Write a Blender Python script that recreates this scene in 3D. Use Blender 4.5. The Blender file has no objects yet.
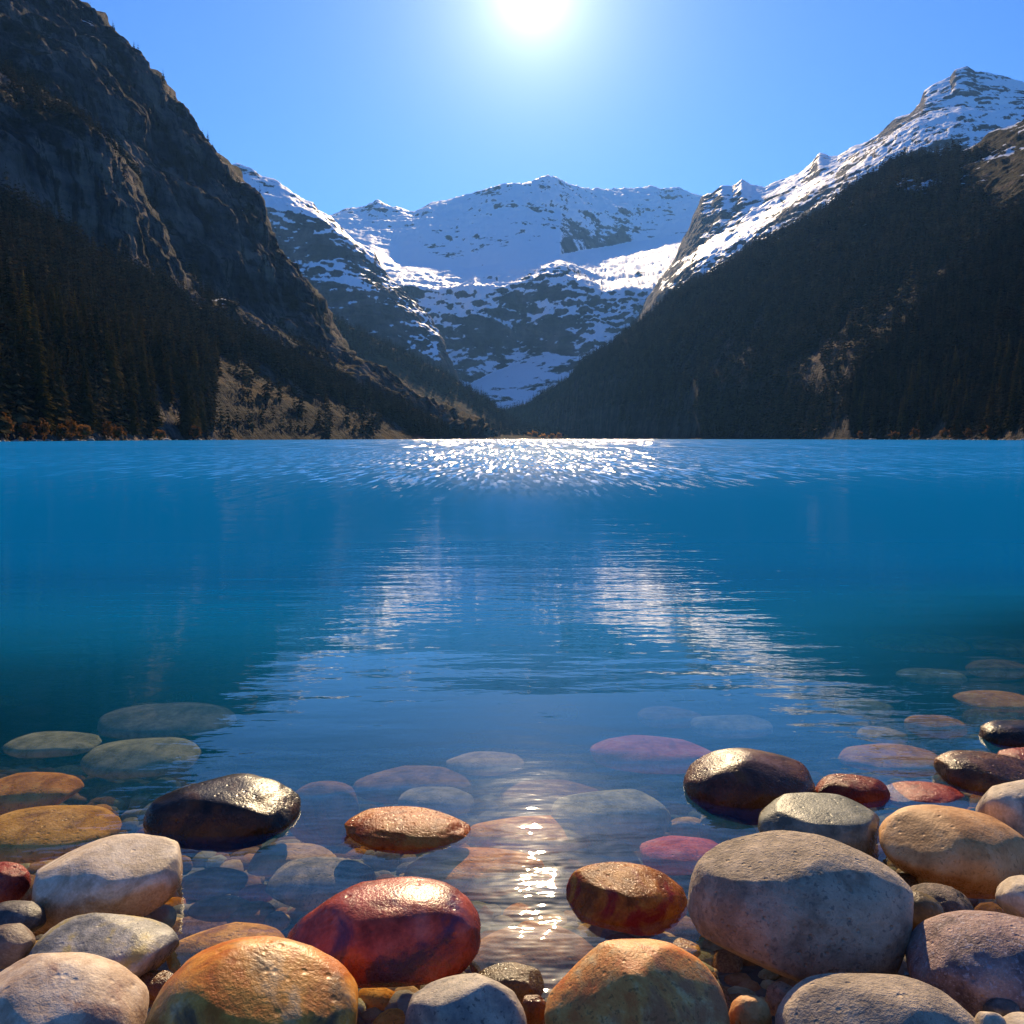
import bpy, math, random
import numpy as np
from mathutils import Vector, Euler

# ------------------------------------------------------------------ camera, light, sky, exposure
F, CX, HOR, CAMH = 887.0, 512.0, 438.5, 0.80
PITCH = math.atan((512 - HOR) / F)
SUN_EL, SUN_AZ = math.radians(27.0), math.radians(1.3)      # azimuth measured from +y towards +x
sc = bpy.context.scene
col = sc.collection
cam_d = bpy.data.cameras.new("camera"); cam = bpy.data.objects.new("camera", cam_d); col.objects.link(cam)
cam.location = (0, 0, CAMH); cam.rotation_euler = (math.radians(90) - PITCH, 0, 0)
cam_d.sensor_width = 36; cam_d.lens = 36 * F / 1024; cam_d.clip_start = 0.05; cam_d.clip_end = 40000
sc.camera = cam

sun_d = bpy.data.lights.new("sun", 'SUN'); sun_d.energy = 5.0; sun_d.angle = math.radians(0.55); sun_d.color = (1, 0.75, 0.44)
sun = bpy.data.objects.new("sun", sun_d); col.objects.link(sun)
sdir = Vector((math.sin(SUN_AZ) * math.cos(SUN_EL), math.cos(SUN_AZ) * math.cos(SUN_EL), math.sin(SUN_EL)))
sun.rotation_euler = sdir.to_track_quat('Z', 'Y').to_euler(); sun.location = (0, 0, 50)

world = bpy.data.worlds.new("World"); sc.world = world; world.use_nodes = True
wn, wl = world.node_tree.nodes, world.node_tree.links
wn.clear()
w_out = wn.new('ShaderNodeOutputWorld'); w_bg = wn.new('ShaderNodeBackground')
sky = wn.new('ShaderNodeTexSky'); sky.sky_type = 'NISHITA'; sky.sun_disc = False
sky.sun_elevation = SUN_EL; sky.sun_rotation = SUN_AZ
sky.altitude = 1700; sky.air_density = 1.0; sky.dust_density = 0.35; sky.ozone_density = 3.0
w_bg.inputs['Strength'].default_value = 0.11
tint = wn.new('ShaderNodeMixRGB'); tint.blend_type = 'MULTIPLY'; tint.inputs[0].default_value = 1
tint.inputs[2].default_value = (0.25, 0.54, 0.94, 1)
# the aureole: air and the sun itself glare in the sky around the sun's direction
tc = wn.new('ShaderNodeTexCoord'); dot = wn.new('ShaderNodeVectorMath'); dot.operation = 'DOT_PRODUCT'
AUR_EL = math.radians(25.6)
dot.inputs[1].default_value = (math.sin(SUN_AZ) * math.cos(AUR_EL), math.cos(SUN_AZ) * math.cos(AUR_EL), math.sin(AUR_EL))
ac = wn.new('ShaderNodeMath'); ac.operation = 'ARCCOSINE'
wl.new(tc.outputs['Generated'], dot.inputs[0]); wl.new(dot.outputs['Value'], ac.inputs[0])
def gauss(width, amp):
    d = wn.new('ShaderNodeMath'); d.operation = 'DIVIDE'; wl.new(ac.outputs[0], d.inputs[0]); d.inputs[1].default_value = math.radians(width)
    p = wn.new('ShaderNodeMath'); p.operation = 'POWER'; wl.new(d.outputs[0], p.inputs[0]); p.inputs[1].default_value = 1.05
    m = wn.new('ShaderNodeMath'); m.operation = 'MULTIPLY'; wl.new(p.outputs[0], m.inputs[0]); m.inputs[1].default_value = -1
    e = wn.new('ShaderNodeMath'); e.operation = 'EXPONENT'; wl.new(m.outputs[0], e.inputs[0])
    a = wn.new('ShaderNodeMath'); a.operation = 'MULTIPLY'; wl.new(e.outputs[0], a.inputs[0]); a.inputs[1].default_value = amp
    return a.outputs[0]
cur = None
wl.new(sky.outputs[0], tint.inputs[1]); cur = tint.outputs[0]
for width, amp, colr in ((0.9, 9, (1, .96, .88, 1)), (3.2, 6.5, (1, .96, .93, 1)), (9, 1.3, (1.0, .74, .74, 1))):
    g = gauss(width, amp)
    mm = wn.new('ShaderNodeVectorMath'); mm.operation = 'SCALE'; mm.inputs[0].default_value = colr[:3]; wl.new(g, mm.inputs['Scale'])
    ad = wn.new('ShaderNodeVectorMath'); ad.operation = 'ADD'; wl.new(cur, ad.inputs[0]); wl.new(mm.outputs[0], ad.inputs[1]); cur = ad.outputs[0]
wl.new(cur, w_bg.inputs['Color']); wl.new(w_bg.outputs[0], w_out.inputs['Surface'])

sc.view_settings.view_transform = 'Standard'; sc.view_settings.look = 'None'
sc.view_settings.exposure = 0.75; sc.view_settings.gamma = 1.0
sc.view_settings.use_curve_mapping = False
cy = sc.cycles
cy.use_denoising = True; cy.max_bounces = 6; cy.transparent_max_bounces = 12; cy.volume_bounces = 0
cy.diffuse_bounces = 2; cy.glossy_bounces = 3; cy.sample_clamp_indirect = 4; cy.use_adaptive_sampling = True
cy.adaptive_threshold = 0.015; cy.caustics_reflective = False; cy.caustics_refractive = False

# ------------------------------------------------------------------ helpers
def ray(px, py):
    u, v = (px - CX) / F, (512 - py) / F
    cp, sp = math.cos(PITCH), math.sin(PITCH)
    return np.array([u + 0 * v, cp + v * sp, -sp + v * cp])

def P(px, py, D):
    """point at depth y = D seen in that direction (arrays allowed)"""
    px, py, D = np.broadcast_arrays(np.asarray(px, float), np.asarray(py, float), np.asarray(D, float))
    u, v = (px - CX) / F, (512 - py) / F
    cp, sp = math.cos(PITCH), math.sin(PITCH)
    dy = cp + v * sp
    return np.stack([u * D / dy, D, CAMH + (-sp + v * cp) * D / dy], -1)

def proj(p):
    x, y, z = p[..., 0], p[..., 1], p[..., 2] - CAMH
    dep = y * math.cos(PITCH) - z * math.sin(PITCH)
    return CX + F * x / dep, 512 - F * (z * math.cos(PITCH) + y * math.sin(PITCH)) / dep

def _hash(i, j, k, seed):
    h = (i.astype(np.int64) * 374761393 + j.astype(np.int64) * 668265263 + k.astype(np.int64) * 2147483647 % 1274126177 + seed * 974634777) & 0xffffffff
    h = ((h ^ (h >> 13)) * 1274126177) & 0xffffffff
    h = ((h ^ (h >> 16)) * 2246822519) & 0xffffffff
    return ((h ^ (h >> 15)) & 0xffffff) / float(0xffffff)

def vnoise(p, seed=0):
    p = np.asarray(p, float)
    i = np.floor(p).astype(np.int64); f = p - i; f = f * f * f * (f * (f * 6 - 15) + 10)
    r = 0
    for a in (0, 1):
        for b in (0, 1):
            for c in (0, 1):
                w = (f[..., 0] if a else 1 - f[..., 0]) * (f[..., 1] if b else 1 - f[..., 1]) * (f[..., 2] if c else 1 - f[..., 2])
                r = r + w * _hash(i[..., 0] + a, i[..., 1] + b, (i[..., 2] + c) * 7919, seed)
    return r * 2 - 1

def fbm(p, octs=5, seed=0, gain=0.5, ridged=False):
    a, s, t = 1.0, 0, 0
    p = np.array(p, float)
    for o in range(octs):
        n = vnoise(p, seed + o * 17)
        if ridged: n = 1 - 2 * np.abs(n)
        s = s + a * n; t += a; a *= gain; p = p * 2.03 + 13.7
    return s / t

def link_mesh(name, V, Fq, mats, parent=None, smooth=True, attrs=None, tri=False, matidx=None):
    me = bpy.data.meshes.new(name)
    V = np.ascontiguousarray(V, dtype=np.float32); Fq = np.ascontiguousarray(Fq, dtype=np.int32)
    n = Fq.shape[1]
    me.vertices.add(len(V)); me.vertices.foreach_set('co', V.ravel())
    me.loops.add(Fq.size); me.loops.foreach_set('vertex_index', Fq.ravel())
    me.polygons.add(len(Fq)); me.polygons.foreach_set('loop_start', np.arange(len(Fq), dtype=np.int32) * n)
    me.update(calc_edges=True)
    me.polygons.foreach_set('use_smooth', np.full(len(Fq), smooth))
    for m in (mats if isinstance(mats, (list, tuple)) else [mats]): me.materials.append(m)
    if matidx is not None: me.polygons.foreach_set('material_index', np.asarray(matidx, dtype=np.int32))
    if attrs:
        for k, a in attrs.items():
            at = me.attributes.new(k, 'FLOAT', 'POINT'); at.data.foreach_set('value', np.asarray(a, dtype=np.float32).ravel())
    me.validate()
    o = bpy.data.objects.new(name, me); col.objects.link(o)
    if parent: o.parent = parent
    return o

def grid_faces(nv, nu):
    a = np.arange(nv * nu).reshape(nv, nu)
    return np.stack([a[:-1, :-1], a[:-1, 1:], a[1:, 1:], a[1:, :-1]], -1).reshape(-1, 4)

def tag(o, label=None, cat=None, group=None, kind=None):
    if label: o['label'] = label
    if cat: o['category'] = cat
    if group: o['group'] = group
    if kind: o['kind'] = kind
    return o

class MatB:
    """small node builder"""
    def __init__(s, name):
        s.m = bpy.data.materials.new(name); s.m.use_nodes = True
        s.n, s.l = s.m.node_tree.nodes, s.m.node_tree.links
        s.b = s.n['Principled BSDF']; s.out = s.n['Material Output']
    def new(s, t, **kw):
        x = s.n.new(t)
        for k, v in kw.items(): setattr(x, k, v)
        return x
    def val(s, sock, v):
        if isinstance(v, bpy.types.NodeSocket): s.l.new(v, sock)
        elif isinstance(v, (tuple, list)) and len(v) == 3 and sock.type == 'RGBA': sock.default_value = (*v, 1)
        else: sock.default_value = v
    def pos(s, scale=(1, 1, 1), obj=False):
        if obj: src = s.new('ShaderNodeTexCoord').outputs['Object']
        else: src = s.new('ShaderNodeNewGeometry').outputs['Position']
        mp = s.new('ShaderNodeMapping'); s.l.new(src, mp.inputs[0]); mp.inputs['Scale'].default_value = scale
        return mp.outputs[0]
    def noise(s, vec, scale, detail=4, rough=0.55, dist=0, typ='FBM'):
        x = s.new('ShaderNodeTexNoise'); s.l.new(vec, x.inputs['Vector'])
        try: x.noise_type = typ
        except Exception: pass
        x.inputs['Scale'].default_value = scale; x.inputs['Detail'].default_value = detail
        x.inputs['Roughness'].default_value = rough; x.inputs['Distortion'].default_value = dist
        return x.outputs[0]
    def vor(s, vec, scale, feature='F1', out='Distance', rnd=1):
        x = s.new('ShaderNodeTexVoronoi', feature=feature); s.l.new(vec, x.inputs['Vector']); x.inputs['Scale'].default_value = scale
        x.inputs['Randomness'].default_value = rnd
        return x.outputs[out]
    def math(s, op, a, b=0.0, c=None, clamp=False):
        x = s.new('ShaderNodeMath', operation=op, use_clamp=clamp); s.val(x.inputs[0], a); s.val(x.inputs[1], b)
        if c is not None: s.val(x.inputs[2], c)
        return x.outputs[0]
    def ramp(s, fac, stops, smooth=False):
        x = s.new('ShaderNodeValToRGB'); s.l.new(fac, x.inputs[0]); r = x.color_ramp
        if smooth: r.interpolation = 'EASE'
        while len(r.elements) < len(stops): r.elements.new(0.5)
        for e, (p, c) in zip(r.elements, stops):
            e.position = p; e.color = (c, c, c, 1) if not isinstance(c, (tuple, list)) else (*c, 1)
        return x.outputs[0]
    def step(s, v, lo, hi):
        x = s.new('ShaderNodeMapRange', interpolation_type='SMOOTHSTEP'); s.val(x.inputs[0], v)
        s.val(x.inputs[1], lo); s.val(x.inputs[2], hi); return x.outputs[0]
    def mix(s, f, a, b, mode='MIX'):
        x = s.new('ShaderNodeMixRGB', blend_type=mode); s.val(x.inputs[0], f); s.val(x.inputs[1], a); s.val(x.inputs[2], b); return x.outputs[0]
    def sep(s, v):
        x = s.new('ShaderNodeSeparateXYZ'); s.l.new(v, x.inputs[0]); return x.outputs
    def bump(s, h, strength, dist, normal=None):
        x = s.new('ShaderNodeBump'); s.l.new(h, x.inputs['Height']); s.val(x.inputs['Strength'], strength); s.val(x.inputs['Distance'], dist)
        if normal: s.l.new(normal, x.inputs['Normal'])
        return x.outputs[0]
    def set(s, **kw):
        for k, v in kw.items(): s.val(s.b.inputs[k.replace('_', ' ')], v)
    def geo(s, o): return s.new('ShaderNodeNewGeometry').outputs[o]

# ------------------------------------------------------------------ terrain materials
def mat_cliff(name='cliff_rock', rock=((.035, .034, .036), (.10, .088, .08), (.17, .125, .10)), veg=((.022, .028, .012), (.09, .055, .02)), snow=0.0, vegmin=.52):
    m = MatB(name)
    p1 = m.pos(); nz = m.sep(m.geo('Normal'))[2]; z = m.sep(p1)[2]
    streak = m.noise(m.pos((1, 1, .16)), .035, 7, .62)
    strata = m.noise(m.pos((.12, .12, 1)), .055, 6, .6)
    blotch = m.noise(p1, .009, 4, .5)
    k = m.math('ADD', m.math('MULTIPLY', streak, .6), m.math('MULTIPLY', strata, .45))
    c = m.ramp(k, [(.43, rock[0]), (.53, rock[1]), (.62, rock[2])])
    crack = m.step(m.noise(m.pos((1, 1, .22)), .11, 5, .7), .50, .40)
    c = m.mix(m.math('MULTIPLY', crack, .75), c, tuple(v * .3 for v in rock[0]))
    c = m.mix(m.step(blotch, .42, .62), c, m.mix(1, c, (.62, .66, .74), 'MULTIPLY'))
    tan = m.math('MULTIPLY', m.step(m.noise(m.pos((1, 1, .7)), .0085, 4, .6), .50, .60), m.step(streak, .42, .60))
    c = m.mix(m.math('MULTIPLY', tan, .7), c, rock[2])
    shrub = m.math('MULTIPLY', m.step(m.noise(p1, .016, 6, .72), .53, .60), .85)
    c = m.mix(shrub, c, veg[0])
    vn = m.noise(p1, .03, 6, .6)
    vm = m.step(m.math('ADD', nz, m.math('MULTIPLY', m.math('SUBTRACT', vn, .5), .75)), vegmin, vegmin + .12)
    vc = m.ramp(m.noise(p1, .02, 5, .65), [(.4, veg[0]), (.62, veg[1])])
    c = m.mix(vm, c, vc)
    sa = m.new('ShaderNodeAttribute'); sa.attribute_name = 'scree'
    sf = m.noise(p1, .45, 5, .75); sv = m.noise(m.pos((1, .5, .5)), .03, 5, .6)
    sc_ = m.ramp(m.math('ADD', m.math('MULTIPLY', sf, .6), m.math('MULTIPLY', sv, .4)), [(.42, (.008, .007, .008)), (.5, (.022, .019, .018)), (.58, (.065, .052, .047))])
    c = m.mix(sa.outputs['Fac'], c, m.mix(m.math('MULTIPLY', m.step(sv, .54, .58), .8), sc_, veg[1]))
    if snow:
        sn = m.step(m.math('ADD', m.math('ADD', nz, m.math('MULTIPLY', m.noise(p1, .012, 5, .6), .9)), m.math('MULTIPLY', z, .0004)), 1.34 - snow, 1.38 - snow)
        c = m.mix(sn, c, (.75, .78, .82))
    h = m.math('ADD', m.math('MULTIPLY', streak, 1.0), m.math('MULTIPLY', strata, .8))
    h2 = m.noise(p1, .18, 5, .65)
    m.set(Base_Color=c, Roughness=.95, Normal=m.bump(h2, .7, 2.2, m.bump(h, .9, 14)))
    m.b.inputs['Specular IOR Level'].default_value = .03
    return m.m

def mat_snowrock(name, thr, zrock=(0, 0), rock=((.028, .028, .034), (.085, .075, .075), (.19, .145, .12))):
    m = MatB(name)
    p1 = m.pos(); nz = m.sep(m.geo('Normal'))[2]; z = m.sep(p1)[2]
    strata = m.noise(m.pos((.22, .22, 1)), .022, 7, .62, .3); led2 = m.noise(m.pos((.15, .15, 1)), .075, 5, .6, .3)
    streak = m.noise(m.pos((1, 1, .3)), .012, 7, .65)
    fine = m.noise(p1, .035, 6, .65)
    rc = m.ramp(m.math('ADD', m.math('MULTIPLY', strata, .5), m.math('MULTIPLY', streak, .5)), [(.43, rock[0]), (.52, rock[1]), (.61, rock[2])])
    low = m.step(z, zrock[1], zrock[0])         # 1 low down, 0 high up
    patch = m.noise(m.pos((.5, .5, 1)), .0045, 4, .6)
    v = m.math('ADD', nz, m.math('MULTIPLY', m.math('SUBTRACT', strata, .5), .75))
    v = m.math('ADD', v, m.math('MULTIPLY', m.math('SUBTRACT', patch, .5), 1.1))
    v = m.math('ADD', v, m.math('MULTIPLY', m.math('SUBTRACT', fine, .5), .5))
    v = m.math('ADD', v, m.math('MULTIPLY', m.math('SUBTRACT', streak, .5), .7))
    v = m.math('ADD', v, m.math('MULTIPLY', m.math('SUBTRACT', led2, .5), .35))
    v = m.math('SUBTRACT', v, m.math('MULTIPLY', low, .13))
    sn = m.step(v, thr - .035, thr + .035)
    c = m.mix(sn, rc, (.93, .94, .95))
    h = m.math('ADD', m.math('MULTIPLY', streak, 1.0), strata)
    bs = m.math('SUBTRACT', 1.0, m.math('MULTIPLY', sn, .78))
    m.set(Base_Color=c, Roughness=m.math('ADD', .95, m.math('MULTIPLY', sn, -.33)), Normal=m.bump(fine, bs, 7, m.bump(h, bs, 24)))
    m.val(m.b.inputs['Specular IOR Level'], m.math('ADD', .1, m.math('MULTIPLY', sn, .5)))
    return m.m

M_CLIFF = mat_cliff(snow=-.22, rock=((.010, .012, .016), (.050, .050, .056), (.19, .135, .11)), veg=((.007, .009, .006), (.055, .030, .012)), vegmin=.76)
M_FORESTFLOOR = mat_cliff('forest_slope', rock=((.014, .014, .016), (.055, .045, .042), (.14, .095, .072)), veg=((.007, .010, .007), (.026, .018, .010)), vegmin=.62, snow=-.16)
M_BACKRIDGE = mat_cliff('back_ridge', rock=((.03, .028, .026), (.09, .062, .045), (.14, .095, .065)), veg=((.02, .024, .014), (.10, .062, .028)), vegmin=.45)
M_SNOW = mat_snowrock('glacier_snow_rock', .60, (350, 700))
M_SNOW2 = mat_snowrock('peak_snow_rock', .65, (330, 700), rock=((.035, .033, .036), (.12, .095, .085), (.24, .175, .14)))

# ------------------------------------------------------------------ lofted terrain
def interp_row(row, px):
    xs = [r[0] for r in row]
    return np.interp(px, xs, [r[1] for r in row]), np.interp(px, xs, [r[2] for r in row])

def loft(name, rows, subs, px0, px1, nu, mat, disp, seed, kindlabel, ledge=.30, fine=1.0):
    """rows: ('y', [(px,py,D)..]) given by sight height or ('z', [(px,z,D)..]) given by height; subs: subdivisions between rows"""
    px = np.linspace(px0, px1, nu)
    R = []
    for kind, row in rows:
        a, D = interp_row(row, px)
        if kind == 'y': R.append(P(px, a, D))
        else:
            b = P(px, 438.5, D); b[:, 2] = a; R.append(b)
    G, amp = [], []
    for i in range(len(R) - 1):
        n = subs[i]
        for k in range(n + (1 if i == len(R) - 2 else 0)):
            t = k / n
            G.append(R[i] * (1 - t) + R[i + 1] * t); amp.append(disp[i] * (1 - t) + disp[i + 1] * t)
    G = np.array(G); amp = np.array(amp)[:, None]
    # normals of the undisplaced sheet
    du = np.gradient(G, axis=1); dv = np.gradient(G, axis=0)
    N = np.cross(du, dv); N /= np.linalg.norm(N, axis=-1, keepdims=True) + 1e-9
    N *= np.sign(N[..., 2:3] + 1e-6)
    for _ in range(6):   # soften the fold lines of the profile normal
        N[1:-1] = (N[:-2] + N[1:-1] * 2 + N[2:]) / 4
    sc0 = G / np.array([1, 1, 1.0])
    big = fbm(sc0 / 340.0, 4, seed, .55, True)
    rib = fbm(G * np.array([1, 1, .35]) / 120.0, 7, seed + 5, .64, True)
    blk = fbm(G * np.array([1, 1, .6]) / 26.0, 4, seed + 41, .6, True)
    sm = fbm(G / 34.0, 4, seed + 9, .55)
    led = fbm(G * np.array([.25, .25, 1]) / 45.0, 4, seed + 15, .55)
    mid = fbm(G / 70.0, 4, seed + 29, .6, True)
    d = (big * .50 + rib * .50 + sm * .20 * fine + led * ledge + (mid * .22 + blk * .12) * fine) * amp
    G = G + N * d[..., None]
    V = G.reshape(-1, 3)
    sx, sy = proj(V)
    scr = np.clip((sx - 212) / 10, 0, 1) * np.clip((sy - (436 - .42 * (430 - sx)) + 60 * fbm(V / 60., 4, 7)) / 8, 0, 1) if seed == 11 else np.zeros(len(V))
    o = link_mesh(name, V, grid_faces(G.shape[0], nu), mat, attrs={'scree': scr})
    tag(o, kindlabel, None, None, 'structure')
    return o, G

def sample(G, n, rng, vlo=0.0, vhi=1.0, ulo=0.0, uhi=1.0, maxslope=None):
    nv, nu = G.shape[:2]
    a = G[:-1, :-1]; b = G[:-1, 1:]; c = G[1:, :-1]
    cr = np.cross(b - a, c - a); area = np.linalg.norm(cr, axis=-1) + 1e-9
    nz = np.abs(cr[..., 2]) / area
    w = np.abs(cr[..., 2]).copy() + area * .25
    I, J = np.meshgrid(np.arange(nv - 1), np.arange(nu - 1), indexing='ij')
    w[(I < vlo * nv) | (I >= vhi * nv) | (J < ulo * nu) | (J >= uhi * nu)] = 0
    if maxslope is not None: w[nz < maxslope] = 0
    w = w.ravel(); idx = rng.choice(w.size, n, p=w / w.sum())
    i, j = idx // (nu - 1), idx % (nu - 1)
    s, t = rng.random(n)[:, None], rng.random(n)[:, None]
    p = G[i, j] * (1 - s) * (1 - t) + G[i, j + 1] * s * (1 - t) + G[i + 1, j] * (1 - s) * t + G[i + 1, j + 1] * s * t
    return p

# left massif: forested foot, lower cliff with a ledge, upper cliff
left_rows = [
 ('z', [(-400, -3, 120), (0, -3, 232), (100, -3, 310), (215, -3, 480), (330, -3, 680), (430, -3, 950), (500, -3, 1500)]),
 ('z', [(-400, 2.0, 126), (0, 1.6, 240), (100, 1.6, 320), (215, 1.8, 490), (330, 2.5, 695), (430, 3, 970), (500, 1, 1540)]),
 ('y', [(-400, 300, 220), (0, 345, 330), (100, 355, 410), (215, 385, 560), (300, 408, 700), (330, 414, 760), (430, 433, 1020), (500, 438, 1580)]),
 ('y', [(-400, 120, 420), (0, 225, 540), (60, 255, 600), (150, 300, 690), (200, 330, 730), (300, 375, 860), (400, 415, 1020), (440, 432, 1080), (500, 438.3, 1600)]),
 ('y', [(-400, -150, 450), (-100, 60, 560), (0, 118, 610), (60, 138, 650), (110, 190, 700), (150, 270, 730), (200, 318, 765), (300, 366, 890), (400, 409, 1050), (440, 428, 1100), (500, 438.2, 1620)]),
 ('y', [(-400, -190, 560), (-100, 30, 690), (0, 86, 760), (60, 122, 790), (120, 180, 820), (150, 240, 830), (200, 305, 845), (300, 350, 950), (400, 403, 1080), (440, 425, 1120), (500, 438.1, 1630)]),
 ('y', [(-400, -620, 860), (-150, -250, 930), (0, -78, 970), (65, 0, 985), (110, 45, 1000), (150, 90, 1015), (195, 140, 1035), (215, 165, 1045), (232, 187, 1055), (248, 203, 1060), (256, 225, 1065), (266, 250, 1070), (285, 275, 1080), (300, 289, 1090), (312, 305, 1100), (320, 330, 1105), (345, 362, 1115), (400, 396, 1140), (440, 421, 1180), (500, 438, 1660)]),
 ('y', [(-400, -560, 1250), (-150, -200, 1400), (0, -30, 1450), (150, 130, 1480), (232, 230, 1500), (300, 320, 1500), (345, 385, 1480), (440, 432, 1480), (500, 438.4, 1700)]),
 ('z', [(-400, -5, 2000), (500, -5, 2000)])]
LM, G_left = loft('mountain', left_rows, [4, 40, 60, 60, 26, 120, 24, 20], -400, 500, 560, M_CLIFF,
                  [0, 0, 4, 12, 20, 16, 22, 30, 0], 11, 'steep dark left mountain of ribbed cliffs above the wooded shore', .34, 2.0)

back_rows = [
 ('z', [(200, -3, 1400), (330, -3, 1480), (430, -3, 1620), (560, -3, 2100)]),
 ('y', [(200, 410, 1550), (330, 415, 1600), (430, 425, 1750), (500, 434, 2000), (560, 437, 2250)]),
 ('y', [(200, 250, 1900), (300, 298, 1950), (318, 309, 1960), (350, 329, 2000), (400, 353, 2080), (440, 374, 2150), (470, 391, 2220), (490, 402, 2260), (500, 412, 2280), (520, 428, 2300), (560, 437, 2330)]),
 ('y', [(200, 290, 2300), (350, 370, 2400), (440, 405, 2500), (560, 438, 2600)]),
 ('z', [(200, -5, 2700), (560, -5, 2800)])]
BR, G_back = loft('hill', back_rows, [14, 70, 20, 10], 200, 560, 300, M_BACKRIDGE, [0, 4, 9, 12, 0], 31,
                  'lower wooded ridge running down behind the left mountain')

right_rows = [
 ('z', [(470, -3, 2700), (540, -3, 2500), (580, -3, 2050), (620, -3, 1600), (700, -3, 1150), (850, -3, 700), (1024, -3, 400), (1400, -3, 190)]),
 ('z', [(470, 2, 2740), (540, 2, 2530), (580, 2, 2080), (620, 2, 1630), (700, 2, 1175), (850, 2, 715), (1024, 2, 412), (1400, 2, 198)]),
 ('y', [(470, 437, 2760), (540, 428, 2560), (580, 415, 2110), (620, 405, 1680), (700, 388, 1240), (850, 368, 790), (1024, 345, 520), (1400, 290, 330)]),
 ('y', [(470, 434, 2780), (540, 412, 2600), (580, 392, 2150), (620, 374, 1760), (700, 338, 1390), (850, 285, 1000), (960, 250, 850), (1024, 225, 790), (1400, 100, 600)]),
 ('y', [(470, 431, 2800), (540, 405, 2640), (600, 362, 2020), (700, 300, 1570), (800, 250, 1330), (850, 215, 1230), (900, 190, 1170), (960, 188, 1090), (1024, 165, 1000), (1400, -20, 800)]),
 ('y', [(470, 428, 2830), (500, 418, 2800), (530, 403, 2650), (560, 386, 2400), (600, 353, 2100), (640, 324, 1950), (680, 294, 1800), (720, 274, 1700), (760, 250, 1620), (800, 228, 1550), (840, 204, 1480), (870, 184, 1430), (900, 168, 1390), (940, 160, 1350), (965, 152, 1320), (985, 142, 1300), (1003, 132, 1280), (1024, 123, 1260), (1100, 80, 1230), (1400, -120, 1150)]),
 ('y', [(470, 433, 3000), (600, 380, 2500), (800, 290, 1950), (1024, 200, 1650), (1400, 0, 1400)]),
 ('z', [(470, -5, 3200), (1400, -5, 2300)])]
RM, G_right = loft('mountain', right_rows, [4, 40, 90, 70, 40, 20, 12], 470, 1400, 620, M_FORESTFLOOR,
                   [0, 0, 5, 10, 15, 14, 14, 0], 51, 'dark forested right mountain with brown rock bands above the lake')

# snowy head of the valley
c_ridge0 = [(150, 150, 6400), (250, 214, 6300), (300, 218, 6200), (332, 218, 6200), (345, 211, 6150), (360, 210, 6150), (378, 203, 6100), (392, 208, 6100), (400, 209, 6100), (413, 214, 6100), (425, 206, 6100), (435, 202, 6100), (450, 200, 6050), (470, 195, 6050), (490, 190, 6000), (505, 187, 6000), (520, 186, 6000), (535, 182, 5950), (547, 177, 5950), (558, 180, 5950), (570, 186, 5950), (590, 190, 5950), (612, 191, 5950), (632, 189, 5950), (640, 189, 5950), (650, 186, 5950), (662, 190, 5950), (680, 189, 5950), (690, 194, 5950), (702, 198, 5950), (720, 205, 5950), (800, 230, 5900), (900, 260, 5900)]
c_ridge = [(a, b, d + 1400 * (lambda t: t * t * (3 - 2 * t))(min(1, max(0, (a - 520) / 110)))) for a, b, d in c_ridge0]
cen_rows = [
 ('z', [(150, 3, 2900), (900, 3, 2900)]),
 ('y', [(150, 415, 3300), (440, 405, 3300), (480, 398, 3300), (545, 398, 3300), (600, 396, 3300), (900, 390, 3300)]),
 ('y', [(150, 395, 3600), (440, 380, 3600), (470, 384, 3600), (510, 366, 3750), (545, 352, 3800), (600, 362, 3600), (900, 362, 3600)]),
 ('y', [(150, 370, 3700), (440, 345, 3750), (480, 342, 3800), (520, 345, 3900), (560, 322, 3850), (620, 330, 3800), (900, 320, 3800)]),
 ('y', [(150, 300, 3950), (400, 288, 3950), (440, 292, 4000), (500, 290, 4050), (560, 276, 4050), (600, 298, 4000), (640, 296, 4000), (700, 282, 4000), (900, 280, 4000)]),
 ('y', [(150, 260, 4800), (370, 250, 4900), (400, 262, 4900), (470, 268, 4750), (520, 262, 4600), (560, 255, 4700), (575, 252, 5300), (600, 248, 5900), (625, 243, 6300), (650, 240, 6400), (700, 231, 6400), (900, 240, 6400)]),
 ('y', [(150, 200, 5600), (380, 228, 5600), (450, 225, 5500), (520, 215, 5450), (560, 214, 5700), (600, 214, 6350), (640, 214, 6800), (700, 212, 6850), (900, 240, 6850)]),
 ('y', c_ridge),
 ('y', [(a, b + 22, d + 700) for a, b, d in c_ridge[::3]]),
 ('z', [(150, -5, 8780), (900, -5, 8780)])]
CM, G_cen = loft('mountain', cen_rows, [12, 16, 30, 34, 50, 40, 44, 14, 8], 150, 900, 620, M_SNOW,
                 [0, 14, 7, 45, 50, 4, 42, 30, 60, 0], 71, 'broad snowy mountain with glaciers closing the head of the valley', .20, .75)

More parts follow.
